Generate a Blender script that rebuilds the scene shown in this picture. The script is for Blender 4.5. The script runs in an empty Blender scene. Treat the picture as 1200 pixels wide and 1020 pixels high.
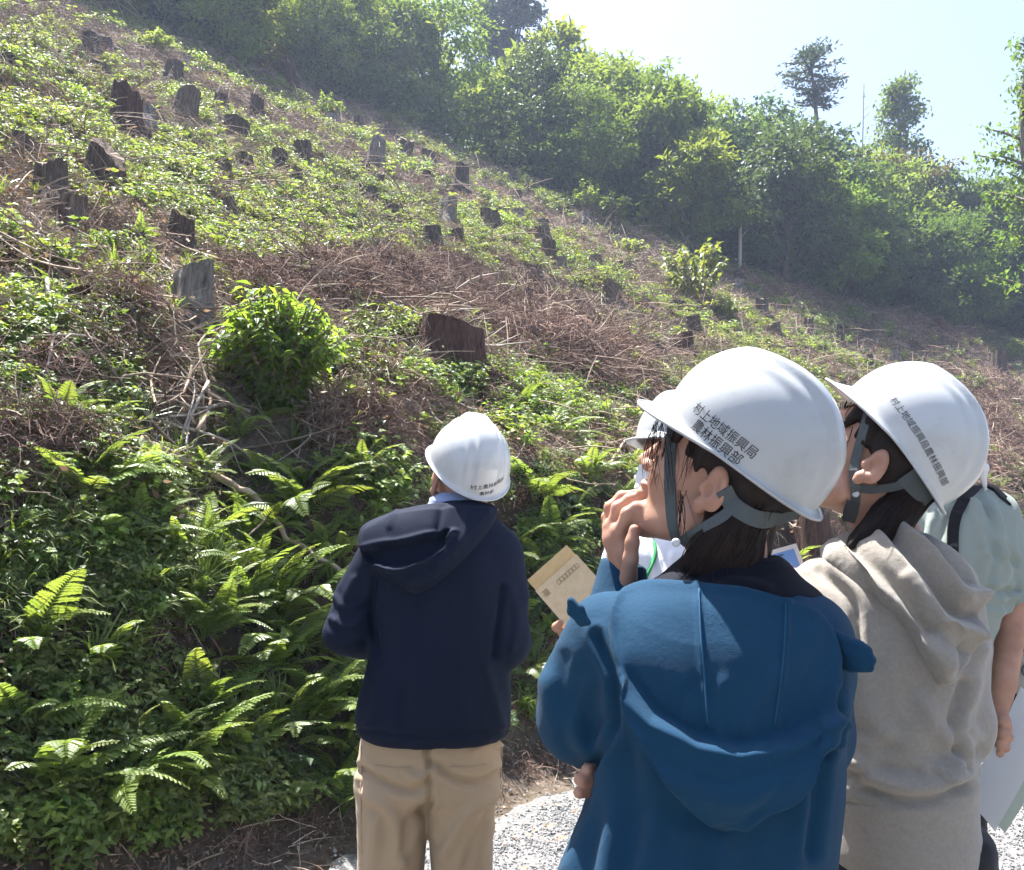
import bpy, bmesh, math, random
import numpy as np
from mathutils import Vector, Matrix, Euler
from mathutils.bvhtree import BVHTree

RNG = np.random.RandomState(7)
random.seed(7)
SC = bpy.context.scene
COL = SC.collection
R = math.radians

# ------------------------------------------------------------------ camera
PITCH = R(4.68)
CAM = np.array([0.0, 0.0, 1.45])
cd = bpy.data.cameras.new('camera')
cam = bpy.data.objects.new('camera', cd)
COL.objects.link(cam)
cam.location = CAM
cam.rotation_euler = (R(90) + PITCH, 0, 0)
cd.sensor_width = 36.0
cd.lens = 33.0
cd.clip_start = 0.05
cd.clip_end = 1500
SC.camera = cam

# ------------------------------------------------------------------ sky and sun
SUN_DIR = np.array([-0.22, 0.33, 0.92])
SUN_DIR /= np.linalg.norm(SUN_DIR)
W = bpy.data.worlds.new('World')
SC.world = W
W.use_nodes = True
nt = W.node_tree
nt.nodes.clear()
out = nt.nodes.new('ShaderNodeOutputWorld')
bg = nt.nodes.new('ShaderNodeBackground')
sky = nt.nodes.new('ShaderNodeTexSky')
sky.sky_type = 'NISHITA'
sky.sun_disc = False
sky.sun_elevation = math.asin(SUN_DIR[2])
sky.sun_rotation = math.atan2(SUN_DIR[0], SUN_DIR[1])
sky.air_density = 1.0
sky.dust_density = 3.0
sky.ozone_density = 2.2
bg.inputs['Strength'].default_value = 0.072
nt.links.new(sky.outputs[0], bg.inputs[0])
nt.links.new(bg.outputs[0], out.inputs[0])
sd = bpy.data.lights.new('sun', 'SUN')
sd.energy = 4.6
sd.angle = R(0.53)
sd.color = (1.0, 0.975, 0.945)
sun = bpy.data.objects.new('sun', sd)
COL.objects.link(sun)
sun.location = (-20, 20, 60)
sun.rotation_euler = Vector(SUN_DIR).to_track_quat('Z', 'Y').to_euler()
SC.view_settings.view_transform = 'Standard'
SC.view_settings.look = 'None'
SC.view_settings.exposure = 2.08
SC.view_settings.gamma = 1.0
SC.view_settings.use_curve_mapping = False
SC.cycles.max_bounces = 5
SC.cycles.diffuse_bounces = 2
SC.cycles.transmission_bounces = 3
SC.cycles.glossy_bounces = 2
SC.cycles.use_adaptive_sampling = True
SC.cycles.adaptive_threshold = 0.03
SC.cycles.use_denoising = True
SC.cycles.transparent_max_bounces = 4
SC.cycles.volume_bounces = 0
SC.cycles.volume_step_rate = 4.0
HAZE_DENSITY = 0.0014


# ------------------------------------------------------------------ helpers
def ray(px, py):
    cx = (px - 600.0) / 1100.0
    cy = (510.0 - py) / 1100.0
    d = np.array([cx, math.cos(PITCH) - cy * math.sin(PITCH), math.sin(PITCH) + cy * math.cos(PITCH)])
    return d


def P(px, py, Y):
    d = ray(px, py)
    return CAM + d * (Y / d[1])


def vec(a):
    return Vector((float(a[0]), float(a[1]), float(a[2])))


def nrm(v):
    v = np.asarray(v, float)
    n = np.linalg.norm(v, axis=-1, keepdims=True)
    return v / np.maximum(n, 1e-9)


_T = np.random.RandomState(3).rand(256, 256)


def vnoise(x, y, s=0):
    x = np.asarray(x, float) + s * 17.31
    y = np.asarray(y, float) + s * 9.77
    xi = np.floor(x).astype(int); yi = np.floor(y).astype(int)
    fx = x - xi; fy = y - yi
    fx = fx * fx * (3 - 2 * fx); fy = fy * fy * (3 - 2 * fy)
    a = _T[xi & 255, yi & 255]; b = _T[(xi + 1) & 255, yi & 255]
    c = _T[xi & 255, (yi + 1) & 255]; d = _T[(xi + 1) & 255, (yi + 1) & 255]
    return ((a * (1 - fx) + b * fx) * (1 - fy) + (c * (1 - fx) + d * fx) * fy) * 2 - 1


def fbm(x, y, s=0, o=4):
    t = 0; a = 1.0; f = 1.0
    for k in range(o):
        t = t + a * vnoise(x * f, y * f, s + k * 3)
        a *= 0.5; f *= 2.03
    return t


def noise3(p, f, s=0):
    x, y, z = (p * f).T
    return (vnoise(x + z * .71, y - z * .53, s) + vnoise(y + x * .37, z + x * .61, s + 5) + vnoise(z - y * .43, x + y * .29, s + 9)) / 1.8


def new_mesh(name, V, F, mat=None, smooth=False, tint=None):
    """V (n,3) array, F list of tuples or (m,k) array."""
    me = bpy.data.meshes.new(name)
    V = np.asarray(V, np.float32)
    if isinstance(F, np.ndarray):
        m, k = F.shape
        me.vertices.add(len(V))
        me.vertices.foreach_set('co', V.ravel())
        me.loops.add(m * k)
        me.loops.foreach_set('vertex_index', F.astype(np.int32).ravel())
        me.polygons.add(m)
        me.polygons.foreach_set('loop_start', (np.arange(m) * k).astype(np.int32))
        me.polygons.foreach_set('loop_total', np.full(m, k, np.int32))
        me.update(calc_edges=True)
        me.validate()
    else:
        me.from_pydata(V.tolist(), [], F)
        me.update()
    if tint is not None:
        a = me.attributes.new('tint', 'FLOAT', 'POINT')
        a.data.foreach_set('value', np.asarray(tint, np.float32))
    if mat is not None:
        if isinstance(mat, (list, tuple)):
            for q in mat:
                me.materials.append(q)
        else:
            me.materials.append(mat)
    if smooth:
        me.polygons.foreach_set('use_smooth', np.ones(len(me.polygons), bool))
    return me


def link(name, me, parent=None, loc=None, rot=None, scl=None):
    o = bpy.data.objects.new(name, me)
    COL.objects.link(o)
    if parent is not None:
        o.parent = parent
    if loc is not None:
        o.location = vec(loc)
    if rot is not None:
        o.rotation_euler = rot
    if scl is not None:
        o.scale = scl if hasattr(scl, '__len__') else (scl, scl, scl)
    return o


def thing(name, label, cat, loc=(0, 0, 0), group=None, rot=None, scl=None):
    o = link(name, None, None, loc, rot, scl)
    o.empty_display_size = 0.1
    return tag(o, label, cat, group)


def tag(o, label, cat, group=None, kind=None):
    if label: o['label'] = label
    if cat: o['category'] = cat
    if group: o['group'] = group
    if kind: o['kind'] = kind
    return o


def copy_tree(o, parent=None):
    c = o.copy()
    COL.objects.link(c)
    if parent is not None:
        c.parent = parent
        c.matrix_parent_inverse = o.matrix_parent_inverse
    for ch in o.children:
        copy_tree(ch, c)
    return c


class MB:
    """collects vertices and faces of one mesh"""
    def __init__(s):
        s.V = []; s.F = []; s.T = []; s.M = []
        s.n = 0

    def add(s, V, F, t=0.5, m=0):
        V = np.asarray(V, float)
        s.V.append(V)
        s.F += [tuple(int(i) + s.n for i in f) for f in F]
        s.M += [m] * len(F)
        s.T.append(np.full(len(V), t) if np.isscalar(t) else np.asarray(t, float))
        s.n += len(V)

    def tube(s, pts, rad, n=6, t=0.5, cap=True, flat=1.0, m=0, up=None):
        V, F = tube_geo(pts, rad, n, cap, flat, up)
        s.add(V, F, t, m)

    def mesh(s, name, mat=None, smooth=False):
        me = new_mesh(name, np.concatenate(s.V), s.F, mat, smooth, np.concatenate(s.T))
        if any(s.M):
            me.polygons.foreach_set('material_index', np.array(s.M, np.int32))
        return me


def tube_geo(pts, rad, n=6, cap=True, flat=1.0, up=None):
    pts = np.asarray(pts, float)
    k = len(pts)
    rad = np.full(k, rad) if np.isscalar(rad) else np.asarray(rad, float)
    tan = np.gradient(pts, axis=0)
    tan = nrm(tan)
    u = np.array([0.13, 0.21, 1.0]) if up is None else np.asarray(up, float)
    if up is None and abs(np.dot(nrm(u), tan[0])) > 0.9:
        u = np.array([1.0, 0.1, 0.0])
    V = []
    for i in range(k):
        a = np.cross(tan[i], u); a = a / max(np.linalg.norm(a), 1e-6)
        b = np.cross(a, tan[i])
        u = b if up is None else u
        th = np.arange(n) * 2 * math.pi / n
        V.append(pts[i] + rad[i] * (np.cos(th)[:, None] * a + flat * np.sin(th)[:, None] * b))
    V = np.concatenate(V)
    F = []
    for i in range(k - 1):
        for j in range(n):
            F.append((i * n + j, i * n + (j + 1) % n, (i + 1) * n + (j + 1) % n, (i + 1) * n + j))
    if cap:
        F.append(tuple(range(n - 1, -1, -1)))
        F.append(tuple((k - 1) * n + j for j in range(n)))
    return V, F


def smooth_curve(pts, m=24):
    """Catmull-Rom through the points"""
    p = np.asarray(pts, float)
    p = np.vstack([2 * p[0] - p[1], p, 2 * p[-1] - p[-2]])
    t = np.linspace(0, len(p) - 3 - 1e-6, m)
    i = t.astype(int); f = (t - i)[:, None]
    a, b, c, d = p[i], p[i + 1], p[i + 2], p[i + 3]
    return 0.5 * (2 * b + (c - a) * f + (2 * a - 5 * b + 4 * c - d) * f ** 2 + (3 * b - a - 3 * c + d) * f ** 3)


# ------------------------------------------------------------------ materials
def mat_base(name):
    m = bpy.data.materials.new(name)
    m.use_nodes = True
    t = m.node_tree
    return m, t, t.nodes['Principled BSDF'], t.nodes['Material Output']


def ramp_mat(name, cols, scale=8.0, rough=0.8, bump=0.3, detail=6.0, bscale=None, spec=0.3, coord='Object', stretch=None, objrand=0.0, bdist=0.02):
    """noise ramp between the colours, with a fine bump"""
    m, t, b, o = mat_base(name)
    N = t.nodes.new; L = t.links.new
    tc = N('ShaderNodeTexCoord')
    src = tc.outputs[coord]
    if stretch:
        mp = N('ShaderNodeMapping'); mp.inputs['Scale'].default_value = stretch
        L(src, mp.inputs[0]); src = mp.outputs[0]
    n = N('ShaderNodeTexNoise'); n.inputs['Scale'].default_value = scale; n.inputs['Detail'].default_value = detail
    n.inputs['Roughness'].default_value = 0.65
    L(src, n.inputs['Vector'])
    r = N('ShaderNodeValToRGB')
    e = r.color_ramp.elements
    while len(e) < len(cols): e.new(0.5)
    for i, c in enumerate(cols):
        e[i].position = 0.28 + 0.44 * i / max(1, len(cols) - 1)
        e[i].color = (*c, 1)
    L(n.outputs[0], r.inputs[0])
    col = r.outputs[0]
    if objrand:
        oi = N('ShaderNodeObjectInfo')
        hv = N('ShaderNodeHueSaturation')
        mr = N('ShaderNodeMapRange'); mr.inputs[3].default_value = 1 - objrand; mr.inputs[4].default_value = 1 + objrand
        L(oi.outputs['Random'], mr.inputs[0]); L(mr.outputs[0], hv.inputs['Value']); L(col, hv.inputs['Color'])
        col = hv.outputs[0]
    L(col, b.inputs['Base Color'])
    b.inputs['Roughness'].default_value = rough
    b.inputs['Specular IOR Level'].default_value = spec
    if bump:
        n2 = N('ShaderNodeTexNoise'); n2.inputs['Scale'].default_value = bscale or scale * 4; n2.inputs['Detail'].default_value = 5
        L(src, n2.inputs['Vector'])
        bp = N('ShaderNodeBump'); bp.inputs['Strength'].default_value = bump; bp.inputs['Distance'].default_value = bdist
        L(n2.outputs[0], bp.inputs['Height']); L(bp.outputs[0], b.inputs['Normal'])
    return m


def leaf_mat(name, dark, light, transl=0.42, rough=0.45, spec=0.4, tcol=None, hue=0.012):
    m, t, b, o = mat_base(name)
    N = t.nodes.new; L = t.links.new
    at = N('ShaderNodeAttribute'); at.attribute_name = 'tint'
    oi = N('ShaderNodeObjectInfo')
    mx = N('ShaderNodeMix'); mx.data_type = 'RGBA'
    mx.inputs[6].default_value = (*dark, 1); mx.inputs[7].default_value = (*light, 1)
    L(at.outputs['Fac'], mx.inputs[0])
    hv = N('ShaderNodeHueSaturation')
    h = N('ShaderNodeMapRange'); h.inputs[3].default_value = 0.5 - hue; h.inputs[4].default_value = 0.5 + hue
    v = N('ShaderNodeMapRange'); v.inputs[3].default_value = 0.7; v.inputs[4].default_value = 1.25
    ml = N('ShaderNodeMath'); ml.operation = 'MULTIPLY'; ml.inputs[1].default_value = 7.13
    fr = N('ShaderNodeMath'); fr.operation = 'FRACT'
    L(oi.outputs['Random'], h.inputs[0]); L(oi.outputs['Random'], ml.inputs[0]); L(ml.outputs[0], fr.inputs[0]); L(fr.outputs[0], v.inputs[0])
    L(h.outputs[0], hv.inputs['Hue']); L(v.outputs[0], hv.inputs['Value']); L(mx.outputs[2], hv.inputs['Color'])
    L(hv.outputs[0], b.inputs['Base Color'])
    b.inputs['Roughness'].default_value = rough
    b.inputs['Specular IOR Level'].default_value = spec
    tr = N('ShaderNodeBsdfTranslucent')
    g = N('ShaderNodeMix'); g.data_type = 'RGBA'; g.blend_type = 'MULTIPLY'; g.inputs[0].default_value = 1.0
    g.inputs[7].default_value = (*(tcol or (2.3, 2.1, 1.0)), 1)
    L(hv.outputs[0], g.inputs[6]); L(g.outputs[2], tr.inputs['Color'])
    ms = N('ShaderNodeMixShader'); ms.inputs[0].default_value = transl
    L(b.outputs[0], ms.inputs[1]); L(tr.outputs[0], ms.inputs[2]); L(ms.outputs[0], o.inputs['Surface'])
    return m


M = {}
M['leaf'] = leaf_mat('leaf', (0.075, 0.115, 0.034), (0.19, 0.215, 0.075), 0.42)
M['leaf_bright'] = leaf_mat('leaf_bright', (0.085, 0.15, 0.034), (0.19, 0.25, 0.07), 0.46)
M['leaf_bush'] = leaf_mat('leaf_bush', (0.095, 0.195, 0.035), (0.195, 0.305, 0.06), 0.52)
M['leaf_yellow'] = leaf_mat('leaf_yellow', (0.11, 0.165, 0.04), (0.2, 0.23, 0.06), 0.44)
M['leaf_dark'] = leaf_mat('leaf_dark', (0.035, 0.07, 0.03), (0.08, 0.125, 0.05), 0.28, .5, .25)
M['leaf_tree'] = leaf_mat('leaf_tree', (0.06, 0.112, 0.03), (0.155, 0.215, 0.055), 0.38, .6, .14, tcol=(1.9, 1.8, 0.8))
M['leaf_tree_light'] = leaf_mat('leaf_tree_light', (0.105, 0.16, 0.036), (0.22, 0.27, 0.072), 0.42, .6, .14, tcol=(1.9, 1.8, 0.8))
M['leaf_rust'] = leaf_mat('leaf_rust', (0.08, 0.105, 0.03), (0.22, 0.16, 0.06), 0.32, .6, .14, tcol=(1.7, 1.5, 0.8))
M['needle'] = leaf_mat('needle', (0.022, 0.04, 0.022), (0.045, 0.07, 0.035), 0.2)
M['fern'] = leaf_mat('fern', (0.085, 0.15, 0.035), (0.17, 0.225, 0.06), 0.42, 0.42, 0.45)
M['grass'] = leaf_mat('grass', (0.078, 0.143, 0.026), (0.195, 0.234, 0.065), 0.42, 0.38, 0.5)
M['dry_leaf'] = leaf_mat('dry_leaf', (0.14, 0.09, 0.06), (0.36, 0.26, 0.18), 0.2, 0.7, 0.2, (1.2, 1.1, 0.9), 0.015)
M['twig'] = ramp_mat('twig', [(0.13, 0.085, 0.058), (0.27, 0.2, 0.145), (0.45, 0.38, 0.3)], 9, 0.85, 0.3, objrand=0.45)
M['brash'] = ramp_mat('brash', [(0.11, 0.062, 0.045), (0.19, 0.12, 0.09), (0.31, 0.22, 0.175)], 9, 0.9, 0.2, objrand=0.4)
M['litter'] = ramp_mat('litter', [(0.17, 0.118, 0.082), (0.32, 0.25, 0.19), (0.52, 0.44, 0.35)], 9, 0.9, 0.2, objrand=0.45)
M['bark'] = ramp_mat('bark', [(0.05, 0.038, 0.03), (0.11, 0.085, 0.066), (0.2, 0.165, 0.135)], 34, 0.95, 1.0, stretch=(1, 1, 0.16), objrand=0.25, bscale=60, bdist=.05)
M['bark_red'] = ramp_mat('bark_red', [(0.045, 0.022, 0.016), (0.085, 0.045, 0.032), (0.15, 0.088, 0.065)], 36, 0.95, 1.0, stretch=(1, 1, 0.15), bscale=60, bdist=.05)
M['bark_grey'] = ramp_mat('bark_grey', [(0.075, 0.065, 0.055), (0.2, 0.175, 0.15), (0.36, 0.33, 0.29)], 30, 0.95, 1.0, stretch=(1, 1, 0.16), bscale=50, bdist=.05)
M['pale_wood'] = ramp_mat('pale_wood', [(0.26, 0.22, 0.18), (0.38, 0.33, 0.28), (0.5, 0.46, 0.4)], 10, 0.8, 0.4, stretch=(1, 1, .3))
M['cut_wood'] = ramp_mat('cut_wood', [(0.13, 0.085, 0.055), (0.21, 0.15, 0.10), (0.3, 0.23, 0.16)], 18, 0.85, 0.6)
# ------------------------------------------------------------------ ground
UX = np.array([0.6, 0.8]); VX = np.array([-0.8, 0.6])


def uv_of(x, y):
    return x * 0.6 + y * 0.8, -x * 0.8 + y * 0.6


def edge_v(u):                      # where the wood begins, measured up the slope
    return np.interp(u, [-40, 8, 13, 15, 20, 24, 27, 29, 33, 40, 60], [27, 25, 23.0, 21.5, 24, 25.0, 19.5, 15.6, 15.2, 14.6, 14])


def vprime(u, v):
    w = np.maximum(0, u - 8)
    w = np.minimum(w, 45)
    return v + 0.006 * w ** 2 * np.clip((v + 2) / 4.0, 0, 1)


PV = [-60, 2.9, 3.1, 3.4, 3.66, 3.9, 4.12, 4.4]
PZ = [0, 0, 0.10, 0.62, 1.22, 1.58, 1.80, 2.0]


def height(x, y, rough=True):
    u, v = uv_of(x, y)
    wob = 0.16 * fbm(u * 0.55, v * 0.15, 2, 3)
    vp = vprime(u, v)
    vb = vp + wob * np.exp(-((vp - 3.6) / 1.2) ** 2)
    z = np.interp(vb, PV, PZ)
    up = np.maximum(0, vp - 4.3)
    ev = edge_v(u)
    over = np.maximum(0, vp - ev)
    z = z + 0.66 * np.minimum(up, np.maximum(ev - 4.3, 0)) + np.interp(u, [10, 22, 30, 40], [.62, .58, .40, .34]) * np.minimum(over, 30) + 0.05 * np.maximum(over - 30, 0)
    if rough:
        s = np.clip((vp - 3.2) / 0.6, 0, 1)
        dist = np.hypot(x, y)
        z = z + s * (0.20 * fbm(x * .35, y * .35, 11, 2) + 0.13 * fbm(x * .9, y * .9, 1, 3) + 0.05 * fbm(x * 3.1, y * 3.1, 4, 3))
        z = z + (1 - s) * (0.012 * fbm(x * 1.3, y * 1.3, 6, 3))
        lip = np.exp(-((vp - 4.15) / 0.35) ** 2)
        z = z + lip * 0.12 * fbm(u * 1.4, v * .8, 8, 3)
    return z


def axis(c, lo, hi, n, k):
    a = math.asinh((lo - c) / k); b = math.asinh((hi - c) / k)
    return c + k * np.sinh(np.linspace(a, b, n))


gx = axis(-0.6, -150, 190, 400, 2.3)
gy = axis(5.2, -60, 260, 460, 2.3)
GX, GY = np.meshgrid(gx, gy)
GZ = height(GX, GY)
u_, v_ = uv_of(GX, GY)
vp_ = vprime(u_, v_)
# the sod at the lip of the cut leans out over the bank
push = 0.26 * np.exp(-((vp_ - 4.0) / 0.22) ** 2) * np.clip(0.5 + 0.9 * fbm(u_ * 0.9, v_ * 0.2, 21, 3), 0, 1.2)
XX = GX + push * 0.8; YY = GY - push * 0.6
nx, ny = len(gx), len(gy)
V = np.stack([XX, YY, GZ], -1).reshape(-1, 3)
ii = (np.arange(ny - 1)[:, None] * nx + np.arange(nx - 1)[None, :]).ravel()
F = np.stack([ii, ii + 1, ii + nx + 1, ii + nx], 1)
# soil mask: 0 road verge, 1 slope, bank steep part
m, t, b, o = mat_base('hillside_soil')
N = t.nodes.new; L = t.links.new
tc = N('ShaderNodeTexCoord')
n1 = N('ShaderNodeTexNoise'); n1.inputs['Scale'].default_value = 1.1; n1.inputs['Detail'].default_value = 9; n1.inputs['Roughness'].default_value = 0.7
n2 = N('ShaderNodeTexNoise'); n2.inputs['Scale'].default_value = 14; n2.inputs['Detail'].default_value = 8; n2.inputs['Roughness'].default_value = 0.75
L(tc.outputs['Object'], n1.inputs['Vector']); L(tc.outputs['Object'], n2.inputs['Vector'])
r1 = N('ShaderNodeValToRGB'); e = r1.color_ramp.elements
e[0].position = .35; e[0].color = (0.07, 0.05, 0.038, 1); e[1].position = .65; e[1].color = (0.30, 0.24, 0.19, 1)
e2 = e.new(0.52); e2.color = (0.17, 0.13, 0.10, 1)
L(n2.outputs[0], r1.inputs[0])
r2 = N('ShaderNodeValToRGB'); e = r2.color_ramp.elements
e[0].position = .4; e[0].color = (0.10, 0.075, 0.055, 1); e[1].position = .62; e[1].color = (0.075, 0.085, 0.035, 1)
L(n1.outputs[0], r2.inputs[0])
mx = N('ShaderNodeMix'); mx.data_type = 'RGBA'
L(r1.outputs[0], mx.inputs[6]); L(r2.outputs[0], mx.inputs[7]); mx.inputs[0].default_value = 0.35
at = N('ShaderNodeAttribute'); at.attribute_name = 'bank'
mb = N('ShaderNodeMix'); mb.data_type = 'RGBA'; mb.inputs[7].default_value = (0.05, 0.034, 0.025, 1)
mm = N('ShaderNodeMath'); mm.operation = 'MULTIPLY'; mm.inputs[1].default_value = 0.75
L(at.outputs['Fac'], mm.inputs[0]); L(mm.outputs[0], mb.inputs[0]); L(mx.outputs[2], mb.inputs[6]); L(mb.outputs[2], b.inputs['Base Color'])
b.inputs['Roughness'].default_value = 0.95; b.inputs['Specular IOR Level'].default_value = 0.15
bp = N('ShaderNodeBump'); bp.inputs['Strength'].default_value = 0.9; bp.inputs['Distance'].default_value = 0.05
L(n2.outputs[0], bp.inputs['Height']); L(bp.outputs[0], b.inputs['Normal'])
M['soil'] = m
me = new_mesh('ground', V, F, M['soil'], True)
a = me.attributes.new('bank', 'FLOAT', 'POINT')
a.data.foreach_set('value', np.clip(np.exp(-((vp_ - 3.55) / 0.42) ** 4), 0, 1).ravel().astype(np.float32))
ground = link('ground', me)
tag(ground, None, None, None, 'structure')
BVH = BVHTree.FromPolygons(V.tolist(), F.tolist())


def hit(px, py, snap=False):
    d = ray(px, py)
    h = BVH.ray_cast(vec(CAM), vec(nrm(d)), 70)
    for k in range(12):
        if h[0] is not None or not snap:
            break
        py += 6
        h = BVH.ray_cast(vec(CAM), vec(nrm(ray(px, py))), 70)
    if h[0] is None:
        return None, None
    return np.array(h[0]), np.array(h[1])


def drop(x, y):
    h = BVH.ray_cast(Vector((x, y, 200)), Vector((0, 0, -1)), 400)
    if h[0] is None:
        return np.array([x, y, float(height(np.array(x), np.array(y)))]), np.array([0, 0, 1.0])
    return np.array(h[0]), np.array(h[1])


def project(p):
    q = np.asarray(p) - CAM
    f = q[..., 1] * math.cos(PITCH) + q[..., 2] * math.sin(PITCH)
    upc = -q[..., 1] * math.sin(PITCH) + q[..., 2] * math.cos(PITCH)
    return 600 + 1100 * q[..., 0] / f, 510 - 1100 * upc / f, f


# the gravel road: a sheet lying on the ground, following the foot of the bank
us = np.linspace(-14, 60, 900); vs = np.linspace(-3.4, 2.86, 40)
UU, VV = np.meshgrid(us, vs)
edge = 0.16 * fbm(UU * .8, VV * .3, 31, 3) + 0.09 * fbm(UU * 4.3, VV * .5, 33, 3)
VV2 = np.where(VV > 2.3, VV + edge * (VV - 2.3) / .56, VV)
w = np.minimum(np.maximum(0, UU - 8), 45)
VR = VV2 - 0.006 * w ** 2 * np.clip((VV2 + 2) / 4.0, 0, 1) * 0.75
RX = UU * 0.6 - VR * 0.8; RY = UU * 0.8 + VR * 0.6
RZ = height(RX, RY) + 0.012
Vr = np.stack([RX, RY, RZ], -1).reshape(-1, 3)
k = len(us)
ii = (np.arange(len(vs) - 1)[:, None] * k + np.arange(k - 1)[None, :]).ravel()
M['gravel'] = ramp_mat('gravel', [(0.10, 0.097, 0.092), (0.18, 0.175, 0.168), (0.26, 0.255, 0.245)], 45, 0.9, 1.0, bscale=60)
road = link('gravel_road', new_mesh('gravel_road', Vr, np.stack([ii, ii + 1, ii + k + 1, ii + k], 1), M['gravel'], True))
tag(road, None, None, None, 'structure')
# ------------------------------------------------------------------ plant shapes
def leaves_geo(c, d, n, L, Wd, droop=0.15, four=True):
    """leaves at c pointing along d with upper side n: folded along the midrib"""
    c = np.asarray(c); d = nrm(d); s = nrm(np.cross(d, n)); n = nrm(np.cross(s, d))
    L = np.broadcast_to(np.asarray(L, float), (len(c),))[:, None]
    Wd = np.broadcast_to(np.asarray(Wd, float), (len(c),))[:, None]
    k = len(c)
    if four:
        b = c; mid = c + d * L * .45 + n * L * .02; t = c + d * L - n * L * droop
        l = c + d * L * .42 - s * Wd * .5 + n * Wd * .16; r = c + d * L * .42 + s * Wd * .5 + n * Wd * .16
        V = np.stack([b, l, t, r, mid], 1).reshape(-1, 3)
        i = np.arange(k)[:, None] * 5
        F = np.concatenate([i + np.array([[0, 4, 1]]), i + np.array([[1, 4, 2]]), i + np.array([[0, 3, 4]]), i + np.array([[4, 3, 2]])])
        return V, F, 5
    l = c + d * L * .45 - s * Wd * .5 + n * Wd * .14; r = c + d * L * .45 + s * Wd * .5 + n * Wd * .14
    t = c + d * L - n * L * droop
    V = np.stack([c, l, t, r], 1).reshape(-1, 3)
    i = np.arange(k)[:, None] * 4
    F = np.concatenate([i + np.array([[0, 2, 1]]), i + np.array([[0, 3, 2]])])
    return V, F, 4


def rdir(rs, n):
    v = rs.normal(size=(n, 3))
    return nrm(v)


def leaf_mesh(name, c, d, n, L, Wd, mat, rs, droop=.15, four=True, stems=None, tint=None):
    V, F, q = leaves_geo(c, d, n, L, Wd, droop, four)
    t = np.repeat(rs.rand(len(c)) if tint is None else tint, q)
    F = [tuple(f) for f in F]
    if stems:
        b = MB(); b.add(V, F, t)
        for s_, r_ in stems:
            b.tube(s_, r_, 3, 0.1, False)
        return b.mesh(name, mat, False)
    return new_mesh(name, V, np.array(F), mat, False, t)


def forb(seed, mat, h=0.3, nst=6, per=7, L=.07, Wf=.5, spread=.5, tri=False):
    rs = np.random.RandomState(seed)
    C = []; D = []; Nn = []; LL = []; st = []
    for s in range(nst):
        az = rs.rand() * 6.283; sp = spread * (0.3 + rs.rand())
        tip = np.array([math.cos(az) * sp * h, math.sin(az) * sp * h, h * (0.55 + .5 * rs.rand())])
        base = np.array([math.cos(az), math.sin(az), 0]) * .02
        mid = (base + tip) / 2 + np.array([0, 0, .12 * h])
        cv = smooth_curve([base, mid, tip], 6)
        st.append((cv, [.004, .003, .003, .002, .002, .0015]))
        for q in range(per):
            f = 0.25 + .75 * (q + rs.rand() * .5) / per
            p = cv[min(5, int(f * 5))] * (1 - (f * 5 % 1)) + cv[min(5, int(f * 5) + 1)] * (f * 5 % 1)
            a2 = az + q * 2.4 + rs.rand()
            d0 = np.array([math.cos(a2), math.sin(a2), .25 * rs.normal() + .1])
            if tri:
                for da in (-.9, 0, .9):
                    dd = np.array([math.cos(a2 + da), math.sin(a2 + da), d0[2]])
                    C.append(p + d0 * L * .5); D.append(dd); Nn.append(np.array([0, 0, 1]) + .35 * rs.normal(size=3)); LL.append(L * (.8 + .4 * rs.rand()))
            else:
                C.append(p); D.append(d0); Nn.append(np.array([0, 0, 1]) + .4 * rs.normal(size=3)); LL.append(L * (.6 + .7 * rs.rand()))
    LL = np.array(LL)
    return leaf_mesh('leafy_herb', np.array(C), np.array(D), np.array(Nn), LL, LL * Wf, mat, rs, .2, True, st)


def grass_tuft(seed, mat, n=26, h=.4, w=.007):
    rs = np.random.RandomState(seed); b = MB()
    for i in range(n):
        az = rs.rand() * 6.283; hh = h * (.5 + .7 * rs.rand()); out = hh * (.25 + .7 * rs.rand())
        o = np.array([math.cos(az), math.sin(az), 0]); s = np.array([-o[1], o[0], 0])
        p0 = o * .03 * rs.rand()
        t = np.linspace(0, 1, 5)
        cv = p0 + o * (out * t ** 1.6)[:, None] + np.array([0, 0, 1]) * (hh * (t * 1.35 - .62 * t ** 2.4))[:, None]
        ww = w * (1 - t ** 2) + .0006
        V = np.concatenate([cv - s * ww[:, None], cv + s * ww[:, None]])
        F = [(k, k + 1, k + 6, k + 5) for k in range(4)]
        b.add(V, F, rs.rand())
    return b.mesh('grass_tuft', mat)


def twigs(seed, mat, n=9, L=.5, r=.005, flat=.25, curl=.2):
    rs = np.random.RandomState(seed); b = MB()
    for i in range(n):
        az = rs.rand() * 6.283; el = rs.normal() * flat
        d = np.array([math.cos(az) * math.cos(el), math.sin(az) * math.cos(el), math.sin(el)])
        l = L * (.3 + .9 * rs.rand())
        p0 = rs.normal(size=3) * np.array([.5, .5, .06]) * L * .5
        p0[2] = abs(p0[2]) + .01
        p1 = p0 + d * l; pm = (p0 + p1) / 2 + rs.normal(size=3) * curl * l * .4
        cv = smooth_curve([p0, pm, p1], 5)
        rr = r * (.5 + rs.rand())
        b.tube(cv, rr * np.linspace(1, .45, 5), 4, rs.rand(), False)
    return b.mesh('twigs', mat)


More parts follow.
